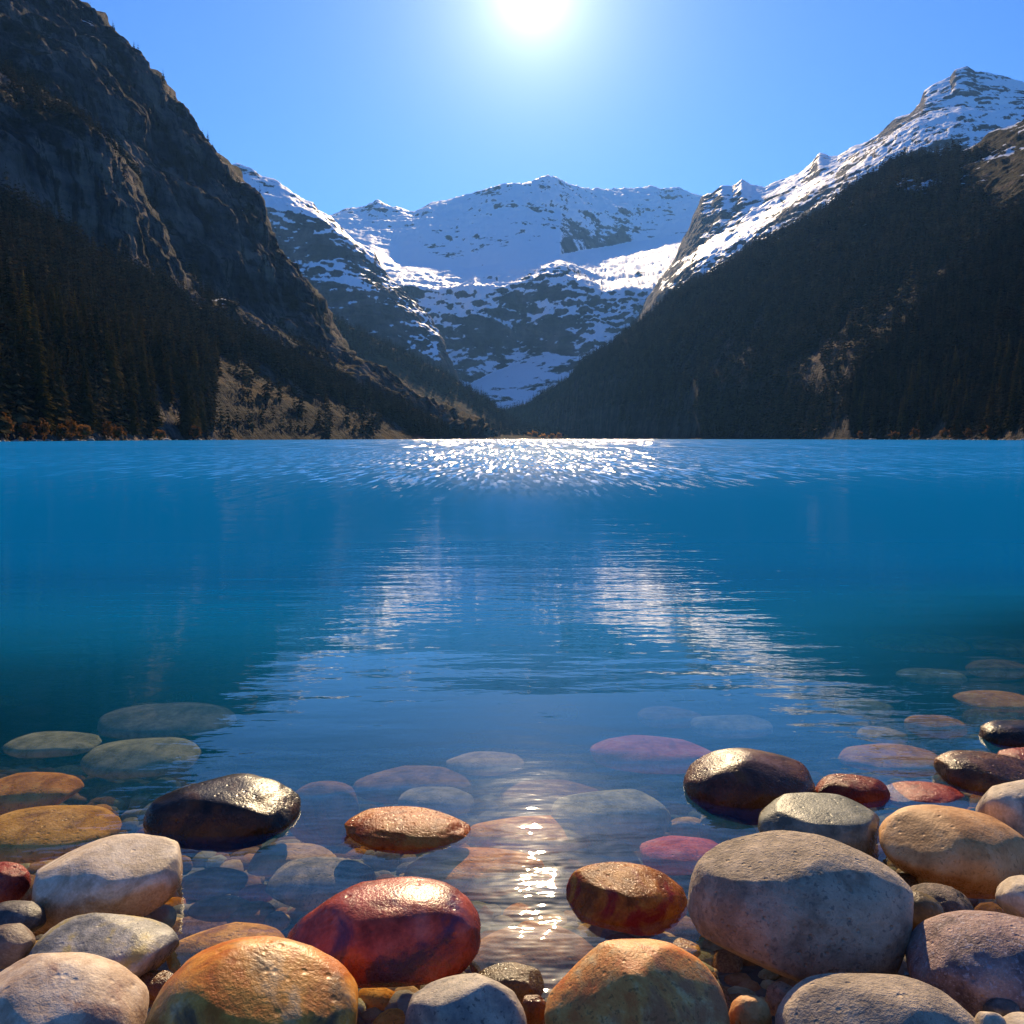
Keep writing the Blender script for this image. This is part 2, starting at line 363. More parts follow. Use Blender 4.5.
lp_ridge = [(60, 60, 3500), (150, 120, 3500), (200, 152, 3450), (228, 167, 3400), (236, 164, 3400), (250, 168, 3400), (262, 176, 3380), (280, 184, 3360), (296, 196, 3340), (312, 203, 3330), (318, 211, 3320), (330, 218, 3310), (340, 228, 3300), (355, 243, 3280), (372, 252, 3260), (380, 268, 3240), (392, 285, 3220), (404, 298, 3200), (420, 310, 3180), (432, 322, 3160), (438, 340, 3140), (446, 362, 3120), (460, 400, 3100), (500, 432, 3100)]
lp_rows = [
 ('z', [(60, 3, 2500), (500, 3, 2600)]),
 ('y', [(60, 400, 2650), (350, 400, 2700), (440, 400, 2750), (460, 415, 2800), (500, 436, 2850)]),
 ('y', [(60, 320, 2750), (340, 325, 2780), (400, 345, 2800), (438, 366, 2820), (460, 410, 2900), (500, 435, 2900)]),
 ('y', [(60, 290, 2850), (320, 288, 2880), (360, 290, 2900), (400, 312, 2920), (436, 338, 2950), (460, 406, 2950), (500, 434, 3000)]),
 ('y', [(60, 240, 2980), (240, 250, 2980), (300, 262, 3000), (340, 268, 3000), (380, 290, 3000), (410, 308, 3040), (437, 332, 3060), (460, 404, 3060), (500, 434, 3060)]),
 ('y', [(60, 160, 3080), (228, 205, 3080), (290, 212, 3080), (320, 222, 3100), (345, 242, 3120), (380, 275, 3150), (430, 322, 3120), (446, 363, 3100), (460, 402, 3080), (500, 433, 3080)]),
 ('y', lp_ridge),
 ('y', [(a, b + 30, d + 400) for a, b, d in lp_ridge[::3]] + [(500, 437, 3500)]),
 ('z', [(60, -5, 4200), (500, -5, 4200)])]
M_SNOW3 = mat_snowrock('ridge_snow_rock', .78, (330, 700), rock=((.035, .033, .036), (.11, .085, .075), (.22, .16, .125)))
LP, G_lp = loft('mountain', lp_rows, [8, 22, 22, 16, 30, 26, 12, 8], 60, 500, 420, M_SNOW2,
                [0, 10, 24, 26, 26, 22, 14, 30, 0], 91, 'banded grey and snowy peak rising behind the left cliff')

rp_ridge = [(520, 437, 4300), (600, 395, 4200), (620, 348, 4170), (640, 310, 4150), (655, 286, 4140), (668, 269, 4120), (678, 257, 4110), (681, 246, 4105), (685, 236, 4100), (690, 229, 4095), (694, 217, 4080), (699, 208, 4065), (703, 198, 4050), (712, 195, 4020), (722, 186, 4000), (732, 187, 4000), (742, 179, 3960), (752, 186, 3950), (765, 188, 3920), (785, 180, 3900), (800, 174, 3850), (812, 166, 3820), (820, 154, 3800), (828, 158, 3790), (838, 158, 3770), (852, 150, 3730), (868, 144, 3700), (885, 133, 3650), (897, 120, 3600), (912, 116, 3560), (922, 104, 3540), (926, 92, 3520), (938, 84, 3500), (952, 78, 3480), (956, 70, 3460), (966, 68, 3450), (975, 74, 3450), (990, 75, 3450), (1010, 80, 3450), (1024, 84, 3450), (1100, 130, 3450), (1400, 300, 3450)]
def below(row, k):
    xs = [q[0] for q in rp_ridge]; ys = [q[1] for q in rp_ridge]
    out = []
    for px in sorted(set([q[0] for q in row] + [560, 580, 620, 660, 685, 694, 703])):
        y = float(np.interp(px, [q[0] for q in row], [q[1] for q in row])); D = float(np.interp(px, [q[0] for q in row], [q[2] for q in row]))
        out.append((px, max(y, float(np.interp(px, xs, ys)) + k), D))
    return out
rp_rows = [
 ('z', [(520, 3, 2900), (1400, 3, 2200)]),
 ('y', [(520, 420, 3100), (700, 330, 2500), (900, 200, 2300), (1024, 160, 2300), (1400, 330, 2300)]),
 ('y', [(520, 390, 3300), (600, 365, 3200), (640, 325, 3100), (700, 286, 2900), (760, 250, 2750), (800, 225, 2700), (850, 188, 2650), (900, 158, 2650), (950, 130, 2650), (1024, 130, 2700), (1400, 320, 2700)]),
 ('y', [(520, 380, 3450), (600, 350, 3350), (640, 312, 3250), (700, 265, 3050), (760, 232, 2950), (800, 208, 2900), (850, 175, 2850), (890, 132, 2850), (920, 118, 2900), (960, 112, 2950), (1024, 118, 2950), (1400, 315, 2900)]),
 ('y', [(520, 370, 3800), (600, 335, 3800), (640, 300, 3700), (700, 246, 3500), (760, 217, 3400), (800, 196, 3350), (850, 165, 3250), (890, 125, 3150), (920, 112, 3150), (960, 104, 3150), (1024, 108, 3150), (1400, 312, 3100)]),
 ('y', rp_ridge),
 ('y', [(a, b + 25, d + 400) for a, b, d in rp_ridge[::3]] + [(1400, 330, 3900)]),
 ('z', [(520, -5, 5000), (1400, -5, 5000)])]
rp_rows = [(k_, below(r_, (5 - i_) * 10) if k_ == 'y' and 0 < i_ < 5 else r_) for i_, (k_, r_) in enumerate(rp_rows)]
RP, G_rp = loft('mountain', rp_rows, [8, 26, 26, 24, 60, 12, 8], 520, 1400, 640, M_SNOW3,
                [0, 18, 30, 24, 22, 15, 30, 0], 111, 'jagged snow-streaked ridge climbing to the sharp right summit', .12)

# ------------------------------------------------------------------ lake bed, ground, water
def bed_z(x, y):
    z = -np.interp(y, [-60, -6, -.5, .6, 1, 1.6, 2, 3, 4.5, 8, 20, 100, 400, 2600], [-6, -1.0, .0, .10, .15, .22, .30, .46, .85, 2.5, 8, 25, 28, 28])
    k = 1 - .5 * np.clip((x - .9) / 1.5, 0, 1) * np.clip((y - 1.5) / 1.0, 0, 1) * np.clip((5.2 - y) / 1.6, 0, 1)
    k2 = 1 - .22 * np.clip((-x - .6) / .8, 0, 1) * np.clip((4 - y) / 1.5, 0, 1)
    return np.where(z < 0, z * k * k2, z)

def dist_rows(lo, hi, n):
    return lo * (hi / lo) ** (np.linspace(0, 1, n))
yy = np.concatenate([np.linspace(-60, -1, 12), np.linspace(-.8, 6, 150), dist_rows(6.2, 2600, 60)])
uu = np.linspace(-1, 1, 181)
X = np.outer(np.maximum(np.abs(yy) * 1.6, 6.5), np.sign(uu) * np.abs(uu) ** 1.3)
Y = np.repeat(yy[:, None], len(uu), 1)
Z = bed_z(X, Y) + .022 * fbm(np.stack([X * 3, Y * 3, 0 * X], -1), 4, 3) * (Y > -1) * (Y < 8)
m = MatB('lake_bed_gravel')
p = m.pos()
pp = m.new('ShaderNodeVectorMath', operation='ADD'); m.l.new(p, pp.inputs[0])
nn = m.new('ShaderNodeTexNoise'); m.l.new(p, nn.inputs['Vector']); nn.inputs['Scale'].default_value = 9
ns = m.new('ShaderNodeVectorMath', operation='SCALE'); m.l.new(nn.outputs['Color'], ns.inputs[0]); ns.inputs['Scale'].default_value = .05
m.l.new(ns.outputs[0], pp.inputs[1])
cell = m.vor(pp.outputs[0], 22, out='Color'); dist = m.vor(pp.outputs[0], 22); hs = m.sep(cell)[0]
c = m.ramp(hs, [(0, (.03, .026, .02)), (.35, (.08, .058, .036)), (.7, (.15, .105, .06)), (1, (.24, .18, .12))])
c = m.mix(m.math('MULTIPLY', m.noise(p, 2.0, 4), .8), c, (.018, .017, .012))
m.set(Base_Color=c, Roughness=.8, Normal=m.bump(m.math('SUBTRACT', 1, dist), .8, .02))
bed = link_mesh('lake_bed', np.stack([X, Y, Z], -1).reshape(-1, 3), grid_faces(*X.shape), m.m)
tag(bed, 'dark stony lake bed sloping away from the shore under clear water', None, None, 'structure')

m = MatB('valley_ground'); m.set(Base_Color=(.05, .045, .03), Roughness=.95)
g = 9000
gr = link_mesh('ground', [(-g, -2500, -30), (g, -2500, -30), (g, 8800, -30), (-g, 8800, -30)], [[0, 1, 2, 3]], m.m)
tag(gr, 'valley ground under the lake and mountains', None, None, 'structure')

# water surface
yw = np.concatenate([np.linspace(.25, 6, 90), dist_rows(6.2, 2900, 90)])
Xw = np.outer(np.maximum(yw * 1.6, 6.4), np.sign(uu) * np.abs(uu) ** 1.3); Yw = np.repeat(yw[:, None], len(uu), 1)
Zw = np.zeros_like(Xw)
depth = np.maximum(0, -bed_z(Xw, Yw))
m = MatB('lake_water')
P0 = m.pos(); pyv = m.sep(P0)[1]
wob = m.math('ADD', pyv, m.math('MULTIPLY', m.noise(m.pos((1, .25, 1)), .12, 3), 6.0))
ripz = m.step(wob, 11, 30.0)                    # wind touches the far water only
near = m.step(pyv, 3.2, 6.0)
# calm water: long low swells plus fine capillary ripples
s1 = m.noise(m.pos((.55, 1.9, 1)), 1.5, 3, .5)
s2 = m.noise(m.pos((.7, 1.6, 1)), 6.5, 3, .55)
shal = m.step(pyv, 2.5, 1.4)
b1 = m.bump(s1, 1.0, .0060)
b2 = m.bump(s2, 1.0, m.math('ADD', m.math('MULTIPLY', shal, .0045), m.math('ADD', .0016, m.math('MULTIPLY', near, .0008))), b1)
# ruffled far water
def facets(sx, sy, amp):
    v = m.new('ShaderNodeTexVoronoi', feature='F1'); m.l.new(m.pos((sx, sy, 1)), v.inputs['Vector']); v.inputs['Scale'].default_value = 1
    c_ = m.new('ShaderNodeVectorMath', operation='SUBTRACT'); m.l.new(v.outputs['Color'], c_.inputs[0]); c_.inputs[1].default_value = (.5, .5, .5)
    d_ = m.new('ShaderNodeVectorMath', operation='MULTIPLY'); m.l.new(c_.outputs[0], d_.inputs[0]); d_.inputs[1].default_value = (2 * amp, 2 * amp, 0)
    return d_.outputs[0]
def vadd(a_, b_):
    x = m.new('ShaderNodeVectorMath', operation='ADD'); m.l.new(a_, x.inputs[0]); m.l.new(b_, x.inputs[1]); return x.outputs[0]
def vscale(a_, k_):
    x = m.new('ShaderNodeVectorMath', operation='SCALE'); m.l.new(a_, x.inputs[0]); m.val(x.inputs['Scale'], k_); return x.outputs[0]
farz = m.step(pyv, 45, 90)
fa = vadd(vscale(facets(15, 1.1, .26), m.math('SUBTRACT', 1, farz)), vscale(facets(3.6, .10, .28), farz))
fa = vadd(fa, facets(.9, .12, .035))
b3 = vadd(b2, vscale(fa, ripz))
nrm = m.new('ShaderNodeVectorMath', operation='NORMALIZE'); m.l.new(b3, nrm.inputs[0]); b3 = nrm.outputs[0]
lw = m.new('ShaderNodeLayerWeight'); lw.inputs['Blend'].default_value = .5; m.l.new(b3, lw.inputs['Normal'])
class fr: outputs = [m.math('ADD', .02, m.math('MULTIPLY', .98, m.math('POWER', lw.outputs['Facing'], 5)))]
cap = m.math('SUBTRACT', .74, m.math('MULTIPLY', near, .34))
ff = m.math('MINIMUM', fr.outputs[0], cap)
gl = m.new('ShaderNodeBsdfGlossy'); m.l.new(b3, gl.inputs['Normal'])
m.val(gl.inputs['Roughness'], m.math('ADD', .014, m.math('MULTIPLY', ripz, .055)))
gl.inputs['Color'].default_value = (1, 1, 1, 1)
at = m.new('ShaderNodeAttribute'); at.attribute_name = 'depth'
dd = m.math('POWER', m.math('MULTIPLY', at.outputs['Fac'], 2.0), 3.0)
murk = m.math('SUBTRACT', 1, m.math('EXPONENT', m.math('MULTIPLY', dd, -1)))
tr = m.new('ShaderNodeBsdfTransparent')
tcol = m.ramp(at.outputs['Fac'], [(0, (.98, .98, .98)), (.3, (.88, .95, .96)), (.8, (.60, .84, .92))]); m.l.new(tcol, tr.inputs['Color'])
df = m.new('ShaderNodeBsdfDiffuse'); dcol = m.ramp(m.math('MULTIPLY', at.outputs['Fac'], .12), [(0, (.003, .21, .33)), (.12, (.0, .185, .46)), (1, (.0, .235, .58))]); m.l.new(dcol, df.inputs['Color'])
mx = m.new('ShaderNodeMixShader'); m.l.new(murk, mx.inputs[0]); m.l.new(tr.outputs[0], mx.inputs[1]); m.l.new(df.outputs[0], mx.inputs[2])
gl2 = m.new('ShaderNodeBsdfGlossy'); m.l.new(b3, gl2.inputs['Normal']); gl2.inputs['Roughness'].default_value = .23; gl2.inputs['Color'].default_value = (1, 1, 1, 1)
glm = m.new('ShaderNodeMixShader'); m.l.new(gl.outputs[0], glm.inputs[1]); m.l.new(gl2.outputs[0], glm.inputs[2])
m.val(glm.inputs[0], m.math('ADD', m.math('MULTIPLY', m.step(pyv, 2.3, 1.35), .020), m.math('ADD', .0008, m.math('MULTIPLY', ripz, .05))))
mx2 = m.new('ShaderNodeMixShader'); m.l.new(ff, mx2.inputs[0]); m.l.new(mx.outputs[0], mx2.inputs[1]); m.l.new(glm.outputs[0], mx2.inputs[2])
m.l.new(mx2.outputs[0], m.out.inputs['Surface'])
wat = link_mesh('water', np.stack([Xw, Yw, Zw], -1).reshape(-1, 3), grid_faces(*Xw.shape), m.m, attrs={'depth': depth})
tag(wat, 'clear turquoise lake water, calm near the shore and ruffled far out', None, None, 'structure')

# ------------------------------------------------------------------ stones
_ico = {}
def ico(level):
    if level in _ico: return _ico[level]
    import bmesh
    bm = bmesh.new(); bmesh.ops.create_icosphere(bm, subdivisions=level, radius=1)
    V = np.array([v.co[:] for v in bm.verts]); Fc = np.array([[v.index for v in f.verts] for f in bm.faces]); bm.free()
    V /= np.linalg.norm(V, axis=1, keepdims=True)
    _ico[level] = (V, Fc); return _ico[level]

def stone_shape(a, b, c, seed, level=5, lump=.10, box=.86, flat=0.0, pits=0.0):
    V, Fc = ico(level)
    rs = np.random.default_rng(seed)
    n = np.sign(V) * np.abs(V) ** box
    r = 1 + lump * fbm(V * 1.1 + rs.random(3) * 50, 3, seed) + .022 * fbm(V * 3.2 + 9, 3, seed + 3)
    p = n * r[:, None]
    # worn faces: a few planes cut the round softly
    for k in range(8 + int(rs.integers(0, 5))):
        d = rs.normal(size=3); d /= np.linalg.norm(d); h = rs.uniform(.80, 1.0)
        t = p @ d - h; t = np.where(t > 0, t * .70, 0)
        p = p - d * t[:, None]
    if flat:
        t = p[:, 2] - (1 - flat); p[:, 2] -= np.where(t > 0, t * .75, 0)
    p = p * (1 + .006 * fbm(V * 14, 3, seed + 8)[:, None])
    if pits: p = p * (1 - pits * np.maximum(0, fbm(V * 5, 3, seed + 21) - .25)[:, None])
    lo, hi = p.min(0), p.max(0); p = (p - (lo + hi) / 2) / ((hi - lo) / 2)
    return p * np.array([a, b, c]), Fc

def mat_stone(name, cols, scale=9.0, speck=None, rough=.62, vein=0.0, wet_h=.012, stain=None, bump=.3, wetall=False):
    """cols: three base colours; the foot of the stone is wet: darker, richer, glossy below wet_h"""
    m = MatB(name); q = m.pos(obj=True)
    n1 = m.noise(q, scale, 5, .6, .6); n2 = m.noise(q, scale * 4.5, 5, .68); n3 = m.noise(q, scale * 26, 3, .7)
    cols = [tuple(min(.85, v * w_) for v, w_ in zip(cc, (1.22, 1.06, .84))) for cc in cols]
    k = m.math('ADD', m.math('MULTIPLY', n1, .62), m.math('MULTIPLY', n2, .38))
    c = m.ramp(k, [(.41, cols[0]), (.50, cols[1]), (.59, cols[2])])
    if stain:
        ns_ = m.noise(q, scale * 1.3, 5, .62, .8)
        c = m.mix(m.step(ns_, .47, .62), c, stain)
    if speck:
        sp_ = m.noise(q, scale * 15, 2, .5, .4)
        c = m.mix(m.math('MULTIPLY', m.step(sp_, .60, .66), .6), c, speck)
        c = m.mix(m.math('MULTIPLY', m.step(n3, .56, .70), .5), c, speck)
    c = m.mix(m.step(n3, .35, .75), m.mix(1, c, (.80, .78, .76), 'MULTIPLY'), c)
    if vein:
        v = m.math('ABSOLUTE', m.math('SUBTRACT', m.noise(q, scale * .7, 3, .5, 1.2), .5))
        c = m.mix(m.math('MULTIPLY', m.step(v, .018, .004), vein), c, (.75, .72, .68))
    z = m.sep(m.geo('Position'))[2]
    if wetall: wet = 1.0
    else: wet = m.step(m.math('ADD', z, m.math('MULTIPLY', m.math('SUBTRACT', m.noise(q, 14, 4, .6), .5), -.05)), wet_h + .012, wet_h - .004)
    pw = m.new('ShaderNodeGamma'); m.l.new(c, pw.inputs[0]); pw.inputs[1].default_value = 1.05
    deep = m.mix(1, pw.outputs[0], (1.35, 1.25, 1.15) if name.startswith('submerged') or name == 'amber_stone' else (.82, .66, .50), 'MULTIPLY')
    if name.startswith('submerged') or name == 'amber_stone': pw.inputs[1].default_value = 1.0
    c = m.mix(wet, c, deep)
    wr = m.math('ADD', .12, m.math('MULTIPLY', m.step(n3, .38, .62), .38))
    m.set(Base_Color=c, Roughness=m.math('ADD', m.math('MULTIPLY', m.math('SUBTRACT', 1, wet), rough), m.math('MULTIPLY', wet, wr)))
    hh = m.math('ADD', m.math('MULTIPLY', n2, .62), m.math('MULTIPLY', n3, .35))
    pit = m.step(m.vor(q, scale * 6), .22, .05)
    hh = m.math('SUBTRACT', hh, m.math('MULTIPLY', pit, .35))
    m.set(Normal=m.bump(hh, m.math('ADD', bump, m.math('MULTIPLY', wet, .2)), .012))
    under = m.step(z, -.004, -.016)
    m.val(m.b.inputs['Specular IOR Level'], m.math('MULTIPLY', m.math('ADD', .28, m.math('MULTIPLY', wet, -.12 if wetall else .02)), m.math('SUBTRACT', 1, under)))
    return m.m

def stone_at(name, bbox, zc, mat, seed, label, cat='stone', ratio=.78, level=5, yaw=0, roll=0, lump=.10, flat=0, group=None, box=.86, maxtop=None, cmax=9, pits=0.0):
    x0, y0, x1, y1 = bbox
    px, py = (x0 + x1) / 2, (y0 + y1) / 2
    d = ray(px, py); t = (zc - CAMH) / d[2]; pt = np.array([0, 0, CAMH]) + d * t
    fwd = np.array([0, math.cos(PITCH), -math.sin(PITCH)]); depth_ = (pt - np.array([0, 0, CAMH])) @ fwd
    a = (x1 - x0) / 2 * depth_ / F; H2 = (y1 - y0) / 2 * depth_ / F
    th = math.asin(-d[2] / np.linalg.norm(d))
    b = ratio * a
    if b * math.sin(th) > H2 * .80: b = H2 * .80 / math.sin(th)
    c = min(cmax, math.sqrt(H2 ** 2 - (b * math.sin(th)) ** 2) / math.cos(th))
    V, Fc = stone_shape(a, b, c, seed, level, lump, box, flat, pits)
    E = np.array(Euler((0, math.radians(roll), math.radians(yaw))).to_matrix()); V = V @ E.T
    # keep the asked extent after turning
    ex = (V[:, 0].max() - V[:, 0].min()) / 2; V[:, 0] *= a / ex
    o = link_mesh(name, V, Fc, mat); o.location = pt
    tag(o, label, cat, group)
    return o

W = mat_stone
S = {}
S['cream'] = W('cream_stone', ((.42, .33, .27), (.60, .54, .48), (.70, .66, .62)), 7, None, .6, stain=(.38, .22, .16))
S['gold'] = W('golden_stone', ((.52, .16, .02), (.70, .33, .06), (.72, .50, .28)), 6, None, .42, stain=(.16, .085, .035))
S['gold2'] = W('golden_lichen_stone', ((.60, .19, .05), (.76, .34, .10), (.80, .55, .30)), 10, (.22, .10, .03), .5, stain=(.56, .20, .07))
S['red'] = W('red_stone', ((.20, .035, .025), (.42, .085, .06), (.50, .16, .14)), 6, None, .32, wet_h=.05, stain=(.10, .045, .09))
S['greyspeck'] = W('speckled_grey_stone', ((.22, .23, .25), (.40, .39, .37), (.55, .53, .50)), 10, (.06, .06, .06), .65)
S['grey'] = W('rough_grey_stone', ((.25, .225, .195), (.42, .38, .33), (.54, .49, .43)), 9, (.17, .145, .12), .85, bump=.9, wet_h=-.015)
S['greylow'] = W('low_grey_stone', ((.24, .22, .21), (.38, .35, .32), (.48, .44, .40)), 8, (.15, .14, .13), .85, bump=.8)
S['mauve'] = W('mauve_stone', ((.13, .095, .115), (.30, .22, .24), (.44, .34, .34)), 9, (.50, .42, .42), .7, bump=.7)
S['tan'] = W('orange_tan_stone', ((.40, .22, .09), (.56, .34, .16), (.62, .42, .24)), 8, (.34, .17, .06), .6, wet_h=.03)
S['pale'] = W('pale_stone', ((.42, .38, .32), (.58, .54, .47), (.68, .63, .56)), 8, None, .7, stain=(.30, .24, .18))
S['brown'] = W('brown_wet_stone', ((.07, .038, .02), (.16, .085, .04), (.27, .16, .07)), 8, None, .32, wet_h=.05)
S['black'] = W('black_wet_stone', ((.010, .010, .012), (.03, .024, .02), (.09, .07, .06)), 7, None, .28, wet_h=.03, stain=(.10, .045, .015))
S['greengrey'] = W('green_grey_stone', ((.08, .10, .09), (.16, .19, .17), (.27, .30, .27)), 8, None, .45, wet_h=.03)
S['plum'] = W('plum_brown_stone', ((.05, .025, .02), (.12, .055, .04), (.17, .11, .11)), 7, None, .35, wet_h=.045, stain=(.17, .07, .02))
S['darkred'] = W('dark_red_stone', ((.12, .014, .006), (.24, .04, .015), (.34, .09, .03)), 9, None, .2, wetall=True)
S['pink'] = W('pink_red_stone', ((.22, .04, .06), (.42, .10, .10), (.46, .20, .22)), 10, (.14, .06, .14), .22, wetall=True)
S['white'] = W('white_ochre_stone', ((.50, .44, .36), (.64, .60, .54), (.72, .68, .62)), 8, None, .6, wet_h=.035, stain=(.50, .38, .24))
S['bluegrey'] = W('blue_grey_stone', ((.10, .12, .15), (.28, .31, .35), (.48, .50, .52)), 9, None, .45, wet_h=.02, stain=(.46, .36, .12))
S['smallgrey'] = W('charcoal_stone', ((.05, .05, .055), (.11, .11, .12), (.26, .26, .27)), 12, None, .45)
S['dustybrown'] = W('dusty_brown_stone', ((.13, .10, .085), (.21, .17, .15), (.30, .26, .23)), 10, None, .55)
S['orange'] = W('orange_wet_stone', ((.26, .065, .01), (.48, .16, .03), (.58, .30, .08)), 8, None, .18, wetall=True)
S['goldred'] = W('gold_red_wet_stone', ((.22, .09, .015), (.46, .22, .04), (.60, .36, .09)), 9, None, .18, wetall=True, stain=(.36, .04, .04))
S['olive'] = W('olive_stone', ((.08, .065, .025), (.15, .12, .05), (.22, .18, .09)), 10, None, .35, wet_h=.03)
S['wrinkle'] = W('wrinkled_brown_grey_stone', ((.08, .07, .07), (.20, .165, .145), (.36, .31, .27)), 14, None, .7, bump=1.0)
S['amber'] = W('amber_stone', ((.26, .13, .03), (.46, .26, .06), (.58, .36, .12)), 7, (.20, .10, .03), .3, wetall=True)
S['u_green'] = W('submerged_green_grey_stone', ((.14, .14, .09), (.25, .25, .17), (.36, .36, .27)), 9, (.30, .30, .24), .4, wetall=True)
S['u_tan'] = W('submerged_tan_stone', ((.24, .17, .09), (.38, .28, .17), (.48, .38, .26)), 9, None, .4, wetall=True)
S['u_brown'] = W('submerged_brown_stone', ((.12, .065, .035), (.21, .12, .07), (.30, .19, .12)), 9, None, .4, wetall=True)
S['u_red'] = W('submerged_red_stone', ((.26, .05, .05), (.42, .10, .09), (.46, .18, .17)), 10, (.16, .07, .13), .35, wetall=True)
S['u_grey'] = W('submerged_grey_stone', ((.13, .135, .14), (.22, .22, .22), (.33, .32, .31)), 9, None, .4, wetall=True)
S['u_speck'] = W('submerged_speckled_stone', ((.10, .11, .12), (.20, .20, .19), (.34, .31, .26)), 12, (.05, .05, .05), .4, wetall=True)
S['u_orange'] = W('submerged_orange_stone', ((.30, .12, .02), (.48, .22, .05), (.56, .32, .10)), 9, (.20, .08, .02), .3, wetall=True)

